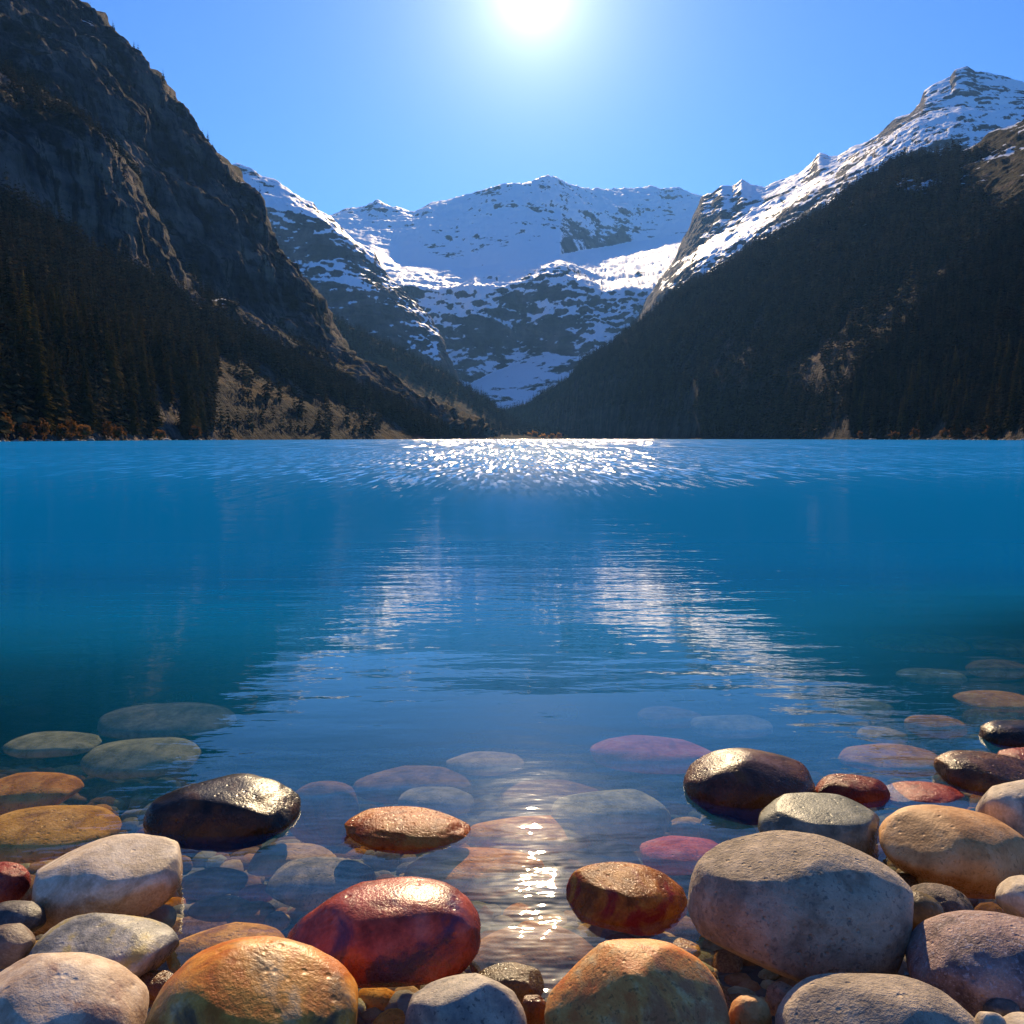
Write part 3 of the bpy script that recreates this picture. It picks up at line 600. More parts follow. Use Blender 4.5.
heroes = [
 # name, bbox, centre height, material, seed, label, extras
 ('cobble', (-45, 960, 143, 1090), .035, 'cream', 1, 'cream white stone with faint rusty blotches in the bottom left corner', dict(roll=4)),
 ('cobble', (146, 949, 359, 1110), .050, 'gold', 2, 'big smooth orange and cream stone at the bottom edge, in front of the red one', dict(lump=.06, box=.95)),
 ('cobble', (287, 883, 481, 987), .030, 'red', 3, 'large deep red stone with a paler flat top and wet purple flank', dict(roll=-3, lump=.09, ratio=.7)),
 ('cobble', (404, 982, 528, 1090), .020, 'greyspeck', 4, 'pale grey stone with black speckles at the middle of the bottom edge', {}),
 ('cobble', (544, 948, 728, 1100), .040, 'gold2', 5, 'bright yellow gold stone with pinkish patches at the bottom edge', dict(box=.93)),
 ('cobble', (782, 979, 978, 1100), .030, 'greylow', 6, 'low warm grey stone at the bottom edge, below the largest boulder', {}),
 ('boulder', (689, 836, 909, 980), .060, 'grey', 7, 'largest stone, a rough dull grey boulder with a shaded front', dict(roll=9, lump=.07, box=.93, ratio=.72, level=6)),
 ('cobble', (912, 917, 1090, 1030), .035, 'mauve', 8, 'mauve and pink mottled stone in the bottom right corner', dict(roll=3)),
 ('cobble', (999, 878, 1062, 920), .060, 'pale', 9, 'small cream stone cut by the right edge, just above the mauve one', {}),
 ('cobble', (882, 809, 1033, 893), .030, 'tan', 10, 'smooth orange tan egg shaped stone beside the largest boulder', dict(roll=7, lump=.06, box=.95)),
 ('cobble', (979, 778, 1075, 842), .060, 'pale', 11, 'pale cream stone with dark pits cut by the right edge', dict(pits=.06, roll=-10)),
 ('cobble', (940, 753, 1040, 797), .008, 'brown', 12, 'tan topped wet brown stone cut by the right edge, behind the cream one', dict(roll=4)),
 ('cobble', (1002, 748, 1070, 774), .010, 'pink', 13, 'small crimson stone cut by the right edge of the picture', {}),
 ('cobble', (982, 721, 1052, 751), .006, 'black', 14, 'small glossy black stone at the right edge, farthest one above water', {}),
 ('cobble', (758, 800, 882, 862), .015, 'greengrey', 15, 'flat topped grey green stone with a notch, behind the largest boulder', dict(flat=.35, ratio=.8, pits=.03)),
 ('cobble', (684, 750, 814, 822), .004, 'plum', 16, 'dark plum brown domed stone standing in the water', dict(lump=.08)),
 ('cobble', (815, 775, 888, 808), .002, 'darkred', 17, 'small wet dark red pointed stone next to the plum brown dome', dict(lump=.12)),
 ('cobble', (886, 781, 966, 813), -.012, 'pink', 18, 'flat pinkish red and violet stone awash at the water surface', dict(cmax=.022)),
 ('cobble', (29, 841, 183, 924), .022, 'white', 19, 'white topped stone with an ochre wet rim on the left', dict(roll=-9, lump=.07, ratio=.75)),
 ('cobble', (37, 918, 172, 987), .025, 'bluegrey', 20, 'blue grey mottled stone with a yellow end, below the white topped one', dict(roll=3)),
 ('cobble', (154, 776, 300, 842), .006, 'black', 21, 'craggy black wet stone with a grey top and brown end, alone in the water', dict(lump=.16, box=.8, roll=3, pits=.05)),
 ('cobble', (-35, 865, 28, 905), .020, 'pink', 22, 'pink stone cut by the left edge of the picture', {}),
 ('cobble', (-14, 902, 43, 938), .025, 'smallgrey', 23, 'small charcoal grey stone at the left edge, under the pink one', {}),
 ('cobble', (-18, 926, 33, 966), .045, 'dustybrown', 24, 'small dusty brown stone at the left edge, above the cream white one', {}),
 ('cobble', (345, 807, 471, 852), .002, 'orange', 25, 'glossy orange red stone just breaking the water, left of the sun glints', dict(lump=.15, roll=4, box=.97)),
 ('cobble', (567, 865, 688, 932), .004, 'goldred', 26, 'glossy golden brown stone with a red patch, right of the sun glints', dict(lump=.12, roll=6, box=.97)),
 ('cobble', (900, 885, 973, 930), .020, 'wrinkle', 27, 'wrinkled grey brown stone tucked right of the largest boulder', dict(pits=.12, lump=.12)),
 ('cobble', (886, 893, 944, 940), .030, 'olive', 28, 'small brown stone leaning between the largest boulder and the wrinkled one', {}),
 ('cobble', (472, 966, 546, 1012), -.005, 'olive', 29, 'dark olive stone between the speckled grey and the yellow gold ones', {}),
 ('cobble', (518, 998, 548, 1030), .010, 'brown', 30, 'little brown stone squeezed left of the yellow gold one', {}),
 ('cobble', (128, 973, 180, 1003), .000, 'brown', 31, 'small dark brown stone wedged behind the big orange and cream one', {}),
 ('cobble', (728, 998, 772, 1045), .020, 'tan', 32, 'small tan stone at the bottom edge, right of the yellow gold one', {}),
 ('cobble', (975, 1013, 1006, 1045), .060, 'pale', 33, 'tiny cream pebble at the bottom edge, left of its twin under the mauve stone', {}),
 ('cobble', (1004, 1016, 1050, 1050), .060, 'pale', 34, 'tiny cream pebble in the very corner at bottom right', {}),
 ('cobble', (985, 1000, 1020, 1024), .045, 'smallgrey', 35, 'tiny dark pebble peeping out under the mauve stone', {}),
 ('cobble', (880, 874, 920, 892), -.002, 'brown', 36, 'thin brown stone edge between the tan egg stone and the largest boulder', dict(cmax=.02)),
 ('cobble', (765, 985, 800, 1015), -.01, 'greyspeck', 37, 'small dark speckled stone in the gap beneath the largest boulder', {}),
 ('cobble', (655, 938, 700, 960), -.02, 'amber', 38, 'small amber stone behind the yellow gold one, under shallow water', {}),
 # under water
 ('cobble', (-25, 808, 116, 860), -.045, 'amber', 41, 'broad amber stone lying just under the water at the left edge', dict(cmax=.035)),
 ('cobble', (170, 926, 284, 974), -.040, 'amber', 42, 'submerged golden green stone behind the big orange and cream one', dict(cmax=.035)),
 ('cobble', (250, 845, 336, 875), -.070, 'u_tan', 43, 'submerged smooth yellow tan stone above the speckled grey one', {}),
 ('cobble', (268, 859, 374, 908), -.065, 'u_speck', 44, 'submerged speckled grey stone behind the large deep red one', {}),
 ('cobble', (178, 870, 246, 898), -.085, 'u_brown', 45, 'submerged light brown stone right of the white topped one', {}),
 ('cobble', (190, 896, 253, 920), -.090, 'u_brown', 46, 'submerged dark reddish stone below the light brown one', {}),
 ('cobble', (226, 902, 276, 926), -.095, 'u_brown', 47, 'submerged flat reddish brown pebble left of the large deep red stone', {}),
 ('cobble', (238, 886, 276, 903), -.095, 'u_red', 48, 'tiny submerged reddish pebble below the yellow tan stone', {}),
 ('cobble', (145, 905, 176, 930), -.090, 'u_grey', 49, 'small submerged grey pebble by the blue grey mottled stone', {}),
 ('cobble', (262, 912, 290, 930), -.10, 'u_speck', 50, 'tiny submerged speckled pebble touching the large deep red stone', {}),
 ('cobble', (551, 788, 671, 844), -.070, 'u_green', 51, 'round grey green submerged stone right of the sun glints', {}),
 ('cobble', (590, 737, 714, 772), -.080, 'u_red', 52, 'long crimson submerged stone behind the plum brown dome', {}),
 ('cobble', (640, 837, 733, 874), -.050, 'u_red', 53, 'red and violet submerged stone above the largest boulder', dict(cmax=.03)),
 ('cobble', (404, 850, 546, 896), -.055, 'u_orange', 54, 'long orange submerged stone behind the large deep red one', dict(cmax=.035)),
 ('cobble', (353, 767, 472, 802), -.12, 'u_brown', 55, 'long grey brown submerged stone behind the glossy orange one', {}),
 ('cobble', (398, 787, 474, 817), -.11, 'u_grey', 56, 'small grey submerged stone right above the glossy orange one', {}),
 ('cobble', (446, 751, 524, 775), -.10, 'u_tan', 57, 'pale tan submerged stone in mid water, above the sun glints', {}),
 ('cobble', (468, 816, 600, 852), -.085, 'u_orange', 58, 'golden submerged stone under the upper sun glints', {}),
 ('cobble', (287, 783, 362, 842), -.10, 'u_brown', 59, 'mottled brown submerged stone between the black and the glossy orange ones', {}),
 ('cobble', (-20, 774, 76, 812), -.10, 'u_orange', 60, 'gold brown submerged stone at the left edge above the amber one', {}),
 ('cobble', (86, 739, 198, 776), -.13, 'u_green', 61, 'flat greenish tan submerged slab on the left', {}),
 ('cobble', (8, 732, 98, 756), -.15, 'u_green', 62, 'thin greenish submerged slab near the left edge', {}),
 ('cobble', (98, 704, 236, 738), -.20, 'u_grey', 63, 'dim submerged slab farthest out on the left', {}),
 ('cobble', (-30, 792, 40, 822), -.14, 'u_tan', 64, 'pale tan submerged stone cut by the left edge', {}),
 ('cobble', (638, 707, 702, 728), -.16, 'u_brown', 65, 'small brown submerged stone beyond the crimson one', {}),
 ('cobble', (690, 714, 772, 738), -.14, 'u_grey', 66, 'flat grey submerged stone beyond the plum brown dome', {}),
 ('cobble', (958, 692, 1040, 711), -.13, 'u_orange', 67, 'orange submerged stone at the right edge, far out', {}),
 ('cobble', (906, 715, 964, 738), -.12, 'u_orange', 68, 'dark orange submerged stone left of the small glossy black one', {}),
 ('cobble', (868, 634, 966, 652), -.24, 'u_orange', 69, 'dim orange brown submerged slab, farthest out on the right', {}),
 ('cobble', (976, 640, 1050, 657), -.22, 'u_brown', 70, 'brown submerged slab at the right edge, beyond the orange one', {}),
 ('cobble', (898, 668, 962, 684), -.18, 'u_green', 71, 'olive submerged slab between the two farthest orange stones', {}),
 ('cobble', (968, 660, 1030, 680), -.18, 'u_brown', 72, 'brown submerged stone near the right edge, above the orange one', {}),
 ('cobble', (858, 727, 906, 744), -.12, 'u_tan', 73, 'small tan submerged stone in the brown shallows on the right', {}),
 ('cobble', (836, 700, 894, 718), -.15, 'u_green', 74, 'greenish submerged stone where the snow reflection ends', {}),
 ('cobble', (668, 818, 704, 840), -.09, 'u_tan', 75, 'small tan submerged pebble between the round green stone and grey green one', {}),
 ('cobble', (700, 806, 760, 836), -.10, 'u_grey', 76, 'grey submerged stone left of the flat topped grey green one', {}),
 ('cobble', (700, 816, 756, 850), -.06, 'u_brown', 77, 'brown submerged stone under the plum brown dome', {}),
 ('cobble', (470, 930, 600, 992), -.10, 'u_brown', 78, 'brown submerged stone under the lowest sun glints', {}),
 ('cobble', (500, 780, 600, 812), -.14, 'u_brown', 79, 'dull brown submerged stone under the farthest of the near glints', {}),
 ('cobble', (560, 846, 640, 880), -.11, 'u_brown', 80, 'dark submerged stone behind the glossy golden brown one', {}),
 ('cobble', (840, 745, 940, 775), -.10, 'u_orange', 81, 'gold tinged submerged stone behind the small dark red one', {}),
]
for nm, bb, zc, mk, seed, lab, kw in heroes:
    sub = seed >= 41
    kw = dict(kw)
    if 'level' not in kw: kw['level'] = 4 if sub else 5
    stone_at(nm, bb, zc, S[mk], seed * 7, lab, 'boulder' if nm == 'boulder' else 'stone', **kw)

# filler cobbles on the bed, in four kinds; each an object of its own
rng = np.random.default_rng(5)
kinds = [('u_brown', 'brown cobble lying loose on the dark lake bed'), ('u_grey', 'plain grey cobble lying loose on the dark lake bed'),
         ('u_green', 'greenish cobble lying loose on the dark lake bed'), ('u_tan', 'light tan cobble lying loose on the dark lake bed'),
         ('u_orange', 'orange cobble lying loose on the dark lake bed')]
protos = {}
for mk, lab in kinds:
    for s in range(3):
        V, Fc = stone_shape(1, .78, .5, 900 + s * 13 + len(mk), 3)
        me = link_mesh('pebble', V, Fc, S[mk]); col.objects.unlink(me); protos[(mk, s)] = me.data; bpy.data.objects.remove(me)
placed = []
tries = 0
while len(placed) < 270 and tries < 9000:
    tries += 1
    py = 1024 - (1024 - 645) * rng.random() ** .8; px = rng.uniform(-20, 1044)
    if py < 700 and not (px > 700 or rng.random() < .35): continue
    d = ray(px, py); zb = -.15
    for _ in range(6):
        t = (zb - CAMH) / d[2]; pt = d * t; zb = float(bed_z(pt[0], pt[1]))
    r = rng.uniform(.026, .072) * (1 + .25 * max(0, pt[1] - 1.5))
    if any((pt[0] - q[0]) ** 2 + (pt[1] - q[1]) ** 2 < (.72 * (r + q[2])) ** 2 for q in placed): continue
    placed.append((pt[0], pt[1], r))
    w = [.30, .25, .17, .18, .10] if px < 780 else [.30, .12, .15, .18, .25]
    ki = int(rng.choice(5, p=w)); mk, lab = kinds[ki]
    o = bpy.data.objects.new('pebble', protos[(mk, int(rng.integers(3)))]); col.objects.link(o)
    o.location = (pt[0], pt[1], zb + r * .18); o.scale = (r, r, r * rng.uniform(.7, 1.1))
    o.rotation_euler = (rng.uniform(-.2, .2), rng.uniform(-.2, .2), rng.uniform(0, 6.28))
    tag(o, lab, 'stone', 'loose cobbles on the lake bed')

Vs, Fs, off = [], [], 0
gp = [stone_shape(1, .8, .55, 3000 + k, 2, .12) for k in range(8)]
mats_ = [S[k] for k in ('u_brown', 'u_grey', 'u_green', 'u_tan', 'u_orange')]; mi = []
for k in range(11000):
    gy = .75 + 5.2 * rng.random() ** 1.4; gx = rng.uniform(-1, 1) * (gy * .72 + .9); rr = rng.uniform(.010, .030) * (1 + .3 * gy)
    V, Fc = gp[k % 8]; a = rng.uniform(0, 6.28); ca, sa = math.cos(a), math.sin(a)
    q = np.stack([V[:, 0] * ca - V[:, 1] * sa, V[:, 0] * sa + V[:, 1] * ca, V[:, 2]], -1) * rr + np.array([gx, gy, float(bed_z(gx, gy)) + rr * .12])
    Vs.append(q); Fs.append(Fc + off); off += len(V); mi += [int(rng.choice(5, p=[.36, .26, .16, .14, .08]))] * len(Fc)
gv = link_mesh('gravel', np.concatenate(Vs), np.concatenate(Fs), mats_, matidx=mi)
tag(gv, 'loose mixed gravel covering the lake bed near the shore', 'gravel', None, 'stuff')

# ------------------------------------------------------------------ trees
def mat_leaf(name, c1, c2, trans=.25):
    m = MatB(name); oi = m.new('ShaderNodeObjectInfo')
    n = m.noise(m.pos(), .05, 3, .6); n2 = m.noise(m.pos(), .7, 3, .6)
    k = m.math('ADD', m.math('MULTIPLY', n, .6), m.math('MULTIPLY', n2, .4))
    c = m.ramp(k, [(.38, c1), (.62, c2)])
    ta = m.new('ShaderNodeAttribute'); ta.attribute_name = 'tone'
    ft = m.math('ADD', .55, m.math('ADD', m.math('MULTIPLY', ta.outputs['Fac'], 1.5), m.math('MULTIPLY', oi.outputs['Random'], .8)))
    sc_ = m.new('ShaderNodeVectorMath', operation='SCALE'); m.l.new(c, sc_.inputs[0]); m.l.new(ft, sc_.inputs['Scale']); c = sc_.outputs[0]
    m.set(Base_Color=c, Roughness=.8)
    m.b.inputs['Specular IOR Level'].default_value = .0
    tl = m.new('ShaderNodeBsdfTranslucent'); m.l.new(c, tl.inputs[0])
    mx = m.new('ShaderNodeMixShader'); mx.inputs[0].default_value = trans
    m.l.new(m.b.outputs[0], mx.inputs[1]); m.l.new(tl.outputs[0], mx.inputs[2]); m.l.new(mx.outputs[0], m.out.inputs[0])
    return m.m
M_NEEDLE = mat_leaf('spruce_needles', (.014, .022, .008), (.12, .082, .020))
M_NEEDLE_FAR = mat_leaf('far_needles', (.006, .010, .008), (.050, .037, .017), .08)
M_GOLD = mat_leaf('golden_leaves', (.30, .14, .02), (.50, .26, .04), .55)
M_RUST = mat_leaf('rusty_leaves', (.10, .045, .015), (.22, .10, .03), .35)
m = MatB('bark'); m.set(Base_Color=m.ramp(m.noise(m.pos((1, 1, .2)), 3, 4), [(.3, (.03, .02, .014)), (.7, (.09, .065, .045))]), Roughness=.95); M_BARK = m.m

def conifer_crown(rs, nw, nb, clumps, width=.17, lean=0.0):
    """unit-height crown: whorls of drooping boughs, each a spray of small ragged faces"""
    V, Fc = [], []
    for w in range(nw):
        t = (w + rs.random() * .5) / nw
        z = .07 + .92 * t
        R = width * (1 - t) ** .85 * rs.uniform(.72, 1.12) + .008
        for b in range(nb):
            if rs.random() < .10: continue
            a = 2 * math.pi * (b + rs.random()) / nb; r = R * rs.uniform(.65, 1.15)
            dx, dy = math.cos(a), math.sin(a)
            droop = rs.uniform(.25, .6) * r
            if clumps == 1:
                s = r * .55; i = len(V)
                V += [(0, 0, z + .022), (dx * r - dy * s, dy * r + dx * s, z - droop), (dx * r * 1.12, dy * r * 1.12, z - droop * 1.3), (dx * r + dy * s, dy * r - dx * s, z - droop)]
                Fc += [(i, i + 1, i + 2, i + 3)]
            else:
                for k in range(clumps):
                    q = (k + .5 + rs.uniform(-.3, .3)) / clumps
                    cx_, cy_, cz = dx * r * q, dy * r * q, z - droop * q ** 1.5 + .012
                    s = r * (.34 if clumps < 4 else .23) * (1.15 - .6 * q) + .003; i = len(V)
                    j = rs.uniform(-.35, .35, 8) * s
                    V += [(cx_ - dx * s + j[0], cy_ - dy * s + j[1], cz + .3 * s), (cx_ - dy * s + j[2], cy_ + dx * s + j[3], cz - .55 * s + j[4]),
                          (cx_ + dx * s * 1.3 + j[5], cy_ + dy * s * 1.3, cz - .9 * s + j[6]), (cx_ + dy * s + j[7], cy_ - dx * s, cz - .55 * s)]
                    Fc += [(i, i + 1, i + 2, i + 3)]
    i = len(V); e = .007
    V += [(-e, 0, .95), (e, 0, .95), (e * .3, 0, 1.03), (-e * .3, 0, 1.03), (0, -e, .95), (0, e, .95), (0, e * .3, 1.03), (0, -e * .3, 1.03)]
    Fc += [(i, i + 1, i + 2, i + 3), (i + 4, i + 5, i + 6, i + 7)]
    return np.array(V, float), np.array(Fc)

def trunk_mesh():
    V, Fc = [], []
    for k, (z, r) in enumerate([(-.06, .017), (.0, .014), (.35, .010), (.7, .006), (.97, .0015)]):
        for j in range(7):
            a = j / 7 * 6.2832; V.append((r * math.cos(a), r * math.sin(a), z))
        if k:
            for j in range(7):
                Fc.append(((k - 1) * 7 + j, (k - 1) * 7 + (j + 1) % 7, k * 7 + (j + 1) % 7, k * 7 + j))
    return np.array(V), np.array(Fc)

def mesh_data(name, V, Fc, mat, smooth=False):
    o = link_mesh(name, V, Fc, mat, smooth=smooth); d = o.data; bpy.data.objects.remove(o); return d

rs = np.random.default_rng(77)
TV, TF = trunk_mesh()
TRUNK = mesh_data('trunk', TV, TF, M_BARK, True)
CROWNS = [mesh_data('crown', *conifer_crown(rs, 36, 10, 6, rs.uniform(.11, .16)), M_NEEDLE) for _ in range(6)]
# small conifers: trunk and boughs in one mesh, for those that stand only a few pixels high
def small_tree(k):
    V, Fc = conifer_crown(rs, 15, 7, 2, rs.uniform(.12, .18))
    F2 = np.concatenate([Fc, TF + len(V)]); V2 = np.concatenate([V, TV])
    o = link_mesh('spruce', V2, F2, [M_NEEDLE, M_BARK], smooth=False, matidx=[0] * len(Fc) + [1] * len(TF)); d = o.data; bpy.data.objects.remove(o); return d
SMALL = [small_tree(k) for k in range(5)]

def put_tree(p, h, crown, label, group, parts=True):
    if parts:
        t = bpy.data.objects.new('spruce', None); col.objects.link(t); t.empty_display_size = .1
        t.location = p; t.scale = (h, h, h); t.rotation_euler = (0, 0, rs.uniform(0, 6.28))
        for nm, d in (('trunk', TRUNK), ('crown', CROWNS[crown % len(CROWNS)])):
            c = bpy.data.objects.new(nm, d); col.objects.link(c); c.parent = t
    else:
        t = bpy.data.objects.new('spruce', SMALL[crown % len(SMALL)]); col.objects.link(t)
        t.location = p; t.scale = (h, h, h); t.rotation_euler = (0, 0, rs.uniform(0, 6.28))
    tag(t, label, 'spruce tree', group)
    return t

rng = np.random.default_rng(21)
def pick(G, n, px0, px1, vlo, vhi, cond=None, maxslope=None):
    p = sample(G, n * 8, rng, vlo, vhi, 0, 1, maxslope); x, y = proj(p)
    k = (x > px0) & (x < px1) & (p[:, 2] > .8)
    if cond is not None: k &= cond(x, y, p)
    return p[k][:n]
NVL = G_left.shape[0]
v_foot = (4 + 40) / NVL; v_cl = (4 + 40 + 60) / NVL
# individual trees, left stand (nearest, largest)
L1 = pick(G_left, 95, -15, 218, 4 / NVL, v_foot)
L1 = L1[np.argsort(L1[:, 1])]
for i, p in enumerate(L1):
    put_tree(p - np.array([0, 0, .5]), rng.uniform(17, 34) * (1.1 if p[0] < -130 else .95), i, 'tall dark spruce in the dense stand on the left shore', 'spruces of the left shore stand')
R1 = pick(G_right, 95, 850, 1040, 4 / G_right.shape[0], 30 / G_right.shape[0])
for i, p in enumerate(R1):
    put_tree(p - np.array([0, 0, .5]), rng.uniform(15, 29), i + 2, 'dark spruce in the shoreline forest on the right', 'spruces of the right shore forest')
# smaller individual trees on the left slope
L2 = pick(G_left, 100, -15, 218, v_foot, v_foot + .10, lambda x, y, p: fbm(p / 60., 3, 4) > -.25)
for i, p in enumerate(L2):
    put_tree(p - np.array([0, 0, .5]), rng.uniform(14, 24), i, 'small spruce on the slope below the left cliff', 'spruces on the left slope', False)

# the far forests, trees beyond counting
def forest(name, pts, hmin, hmax, mat, label, nw=8, nb=5, width=.17, clumps=1):
    protos_ = [conifer_crown(rng, nw, nb, clumps, width * rng.uniform(.8, 1.15)) for _ in range(6)]
    Vs, Fs, off = [], [], 0; tn = []
    for i, p in enumerate(pts):
        V, Fc = protos_[i % 6]; h = rng.uniform(hmin, hmax) * (1.25 if rng.random() < .12 else 1)
        a = rng.uniform(0, 6.28); ca, sa = math.cos(a), math.sin(a)
        q = np.stack([V[:, 0] * ca - V[:, 1] * sa, V[:, 0] * sa + V[:, 1] * ca, V[:, 2]], -1) * h * np.array([1.05, 1.05, 1]) + p - np.array([0, 0, .6])
        Vs.append(q); Fs.append(Fc + off); off += len(V); tn.append(np.full(len(V), rng.random() ** 2))
    o = link_mesh(name, np.concatenate(Vs), np.concatenate(Fs), mat, smooth=False, attrs={'tone': np.concatenate(tn)})
    return tag(o, label, 'forest', None, 'stuff')

fr1 = pick(G_right, 17000, 470, 1080, 4 / G_right.shape[0], .86, lambda x, y, p: (fbm(p / 110., 4, 8) > -2 + 2.1 * (y < 215) * (x > 960)) & ((fbm(p * np.array([1, 1, 2.6]) / 170., 4, 88) < .10) | (rng.random(len(x)) < .22) | (y > 395) | (p[:, 1] < 760)) , .25)
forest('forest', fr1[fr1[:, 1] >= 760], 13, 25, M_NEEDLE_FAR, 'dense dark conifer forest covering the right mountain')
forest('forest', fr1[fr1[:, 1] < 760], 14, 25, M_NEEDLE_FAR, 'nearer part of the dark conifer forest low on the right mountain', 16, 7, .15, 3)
print('near forest', (fr1[:, 1] < 760).sum(), len(fr1))
rdg = []
for k in range(5):
    iv = int((4 + 40 + 90 + 70 + 40) - k * 2); sel = rng.random(G_right.shape[1]) < .38; q = G_right[iv][sel].copy(); rdg.append(q)
rdg = np.concatenate(rdg); rx, ry = proj(rdg); rdg = rdg[(rx > 480) & (rx < 960)]
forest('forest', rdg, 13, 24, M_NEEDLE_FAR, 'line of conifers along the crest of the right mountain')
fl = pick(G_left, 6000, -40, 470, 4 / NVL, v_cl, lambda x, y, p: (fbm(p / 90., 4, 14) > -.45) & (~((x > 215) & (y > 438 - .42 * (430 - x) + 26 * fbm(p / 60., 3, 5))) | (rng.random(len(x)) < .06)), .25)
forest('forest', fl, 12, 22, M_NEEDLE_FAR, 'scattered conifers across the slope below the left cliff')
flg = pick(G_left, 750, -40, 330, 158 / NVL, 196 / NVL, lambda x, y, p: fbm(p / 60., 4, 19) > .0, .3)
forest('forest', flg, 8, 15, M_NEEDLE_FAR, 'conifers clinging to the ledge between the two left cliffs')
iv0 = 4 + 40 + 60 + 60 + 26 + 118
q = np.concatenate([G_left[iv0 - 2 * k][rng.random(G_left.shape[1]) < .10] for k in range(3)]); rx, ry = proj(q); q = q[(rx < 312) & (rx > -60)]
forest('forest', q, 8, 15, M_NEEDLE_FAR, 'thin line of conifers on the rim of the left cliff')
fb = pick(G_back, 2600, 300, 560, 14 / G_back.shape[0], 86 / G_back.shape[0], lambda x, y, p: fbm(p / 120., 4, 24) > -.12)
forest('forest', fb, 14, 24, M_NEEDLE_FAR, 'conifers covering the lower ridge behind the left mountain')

# far delta at the end of the lake
dx_ = np.linspace(330, 760, 90); rows_ = []
for D, z in ((2080, -2), (2110, 1.2), (2250, 4), (2500, 14), (2900, 40), (3300, 90)):
    b = P(dx_, 438.5, D); b[:, 2] = z + (1.2 * fbm(b / 60., 3, 2) if z > 0 else 0); rows_.append(b)
m = MatB('dry_meadow'); m.set(Base_Color=m.ramp(m.noise(m.pos(), .05, 5), [(.35, (.06, .05, .02)), (.65, (.22, .13, .04))]), Roughness=.95)
dl = link_mesh('shore', np.array(rows_).reshape(-1, 3), grid_faces(6, 90), m.m); tag(dl, 'low golden meadow at the far end of the lake', None, None, 'structure')

def bush(p, r, h, mat, label, group=None, n=260, name='bush', cat='bush'):
    V, Fc = [], []
    for k in range(n):
        d = rng.normal(size=3); d /= np.linalg.norm(d); q = d * rng.uniform(.35, 1) * np.array([r, r, h / 2]) * (1 + .3 * math.sin(d[0] * 5 + d[2] * 4)); q[2] += h / 2
        s = r * rng.uniform(.08, .18); t = rng.normal(size=(2, 3)); i = len(V)
        V += [q - t[0] * s, q - t[1] * s, q + t[0] * s, q + t[1] * s]; Fc.append((i, i + 1, i + 2, i + 3))
    t = bpy.data.objects.new(name, None); col.objects.link(t); t.location = p
    link_mesh('crown', np.array(V), np.array(Fc), mat, t, smooth=False)
    tv, tf = TV.copy(), TF; tv = tv * np.array([h * 1.6, h * 1.6, h * .8]); link_mesh('trunk', tv, tf, M_BARK, t)
    return tag(t, label, cat, group)

ORD = ['leftmost', 'second from the left', 'third from the left', 'fourth from the left', 'fifth from the left', 'sixth from the left', 'seventh from the left', 'eighth from the left', 'ninth from the left', 'rightmost']
for i, (px, D, r, h) in enumerate([(512, 2128, 6, 8), (523, 2125, 7, 11), (529, 2118, 8, 15), (535, 2122, 9, 18), (543, 2130, 8, 11), (552, 2122, 8, 12), (559, 2119, 7, 15), (566, 2126, 6, 9)]):
    q = P(px, 438.5, D); q[2] = .8
    bush(q, r, h, M_GOLD, ORD[i].replace('rightmost', 'last') + ' of the eight backlit golden bushes on the far shore', 'golden bushes on the far shore')
for i, (px, D) in enumerate([(8, 244), (28, 254), (45, 266), (62, 276), (72, 286), (84, 296), (108, 322), (118, 330), (160, 378), (196, 445)]):
    q = P(px, 438.5, D); q[2] = 1.2
    bush(q, rng.uniform(1.6, 3), rng.uniform(3, 6.5), M_RUST, 'rusty brown bush, ' + ORD[i] + ' at the foot of the left spruces', 'autumn bushes along the left shore')
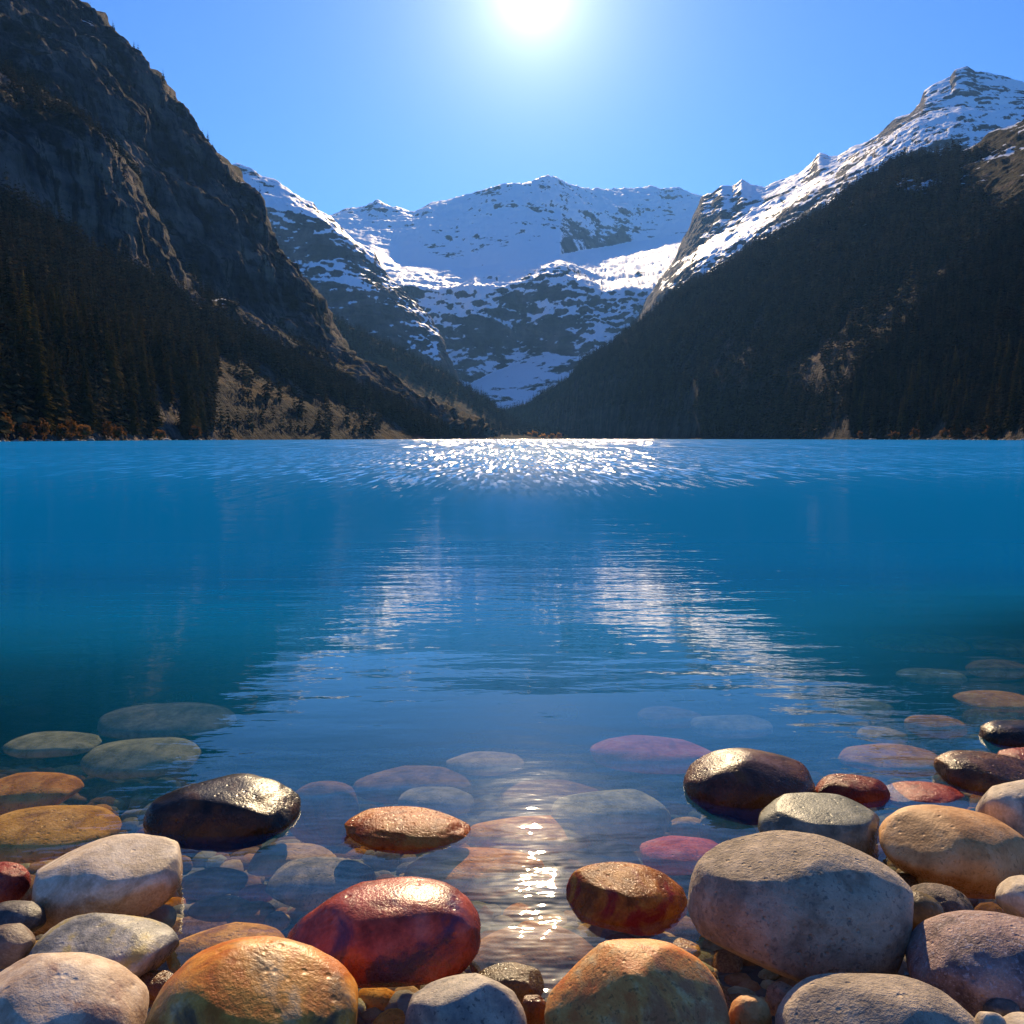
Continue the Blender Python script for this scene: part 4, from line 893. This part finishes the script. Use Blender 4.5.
for i, (px, D) in enumerate([(860, 690), (895, 620), (915, 580), (945, 530), (968, 500), (990, 465)]):
    q = P(px, 438.5, D); q[2] = 1.4
    bush(q, rng.uniform(2, 3.5), rng.uniform(4, 7), M_RUST, 'rusty bush, ' + ORD[i] + ' at the foot of the right forest', 'autumn bushes along the right shore')
# shore boulders
m = MatB('shore_rock'); m.set(Base_Color=m.ramp(m.noise(m.pos(), 1.2, 4), [(.3, (.18, .165, .15)), (.7, (.5, .48, .45))]), Roughness=.85); M_SR = m.m
SH = []
for s in range(3):
    V, Fc = stone_shape(1, .8, .6, 1500 + s, 2, .2, .75); SH.append(mesh_data('shore_rock', V, Fc, M_SR, True))
def shore_D(rows, px): return interp_row(rows[0][1], px)[1]
for side, rows, lo, hi, n in (('left', left_rows, -5, 240, 55), ('right', right_rows, 840, 1030, 45)):
    for k in range(n):
        px = rng.uniform(lo, hi); D = float(shore_D(rows, px)) + rng.uniform(2.5, 7); q = P(px, 438.5, D); r = rng.uniform(.4, 1.5)
        o = bpy.data.objects.new('shore_rock', SH[k % 3]); col.objects.link(o); o.location = (q[0], q[1], rng.uniform(-.1, .3)); o.scale = (r, r, r * .7)
        o.rotation_euler = (0, 0, rng.uniform(0, 6))
        tag(o, f'small pale rock at the waterline of the {side} far shore', 'rock', f'pale rocks along the {side} shore')

# ------------------------------------------------------------------ air
hz = bpy.data.materials.new('haze'); hz.use_nodes = True
hn, hl = hz.node_tree.nodes, hz.node_tree.links; hn.clear()
ho = hn.new('ShaderNodeOutputMaterial'); hv = hn.new('ShaderNodeVolumePrincipled')
hv.inputs['Color'].default_value = (.16, .42, 1, 1); hv.inputs['Density'].default_value = 3.6e-5; hv.inputs['Anisotropy'].default_value = .35
hl.new(hv.outputs[0], ho.inputs['Volume'])
hz_V = [(x, y, z) for z in (-32, 2600) for y in (-2600, 8900) for x in (-9100, 9100)]
hz_F = [(0, 2, 3, 1), (4, 5, 7, 6), (0, 1, 5, 4), (2, 6, 7, 3), (0, 4, 6, 2), (1, 3, 7, 5)]
ho_ = link_mesh('haze', hz_V, hz_F, hz, smooth=False); tag(ho_, 'thin blue air over the lake', None, None, 'stuff')
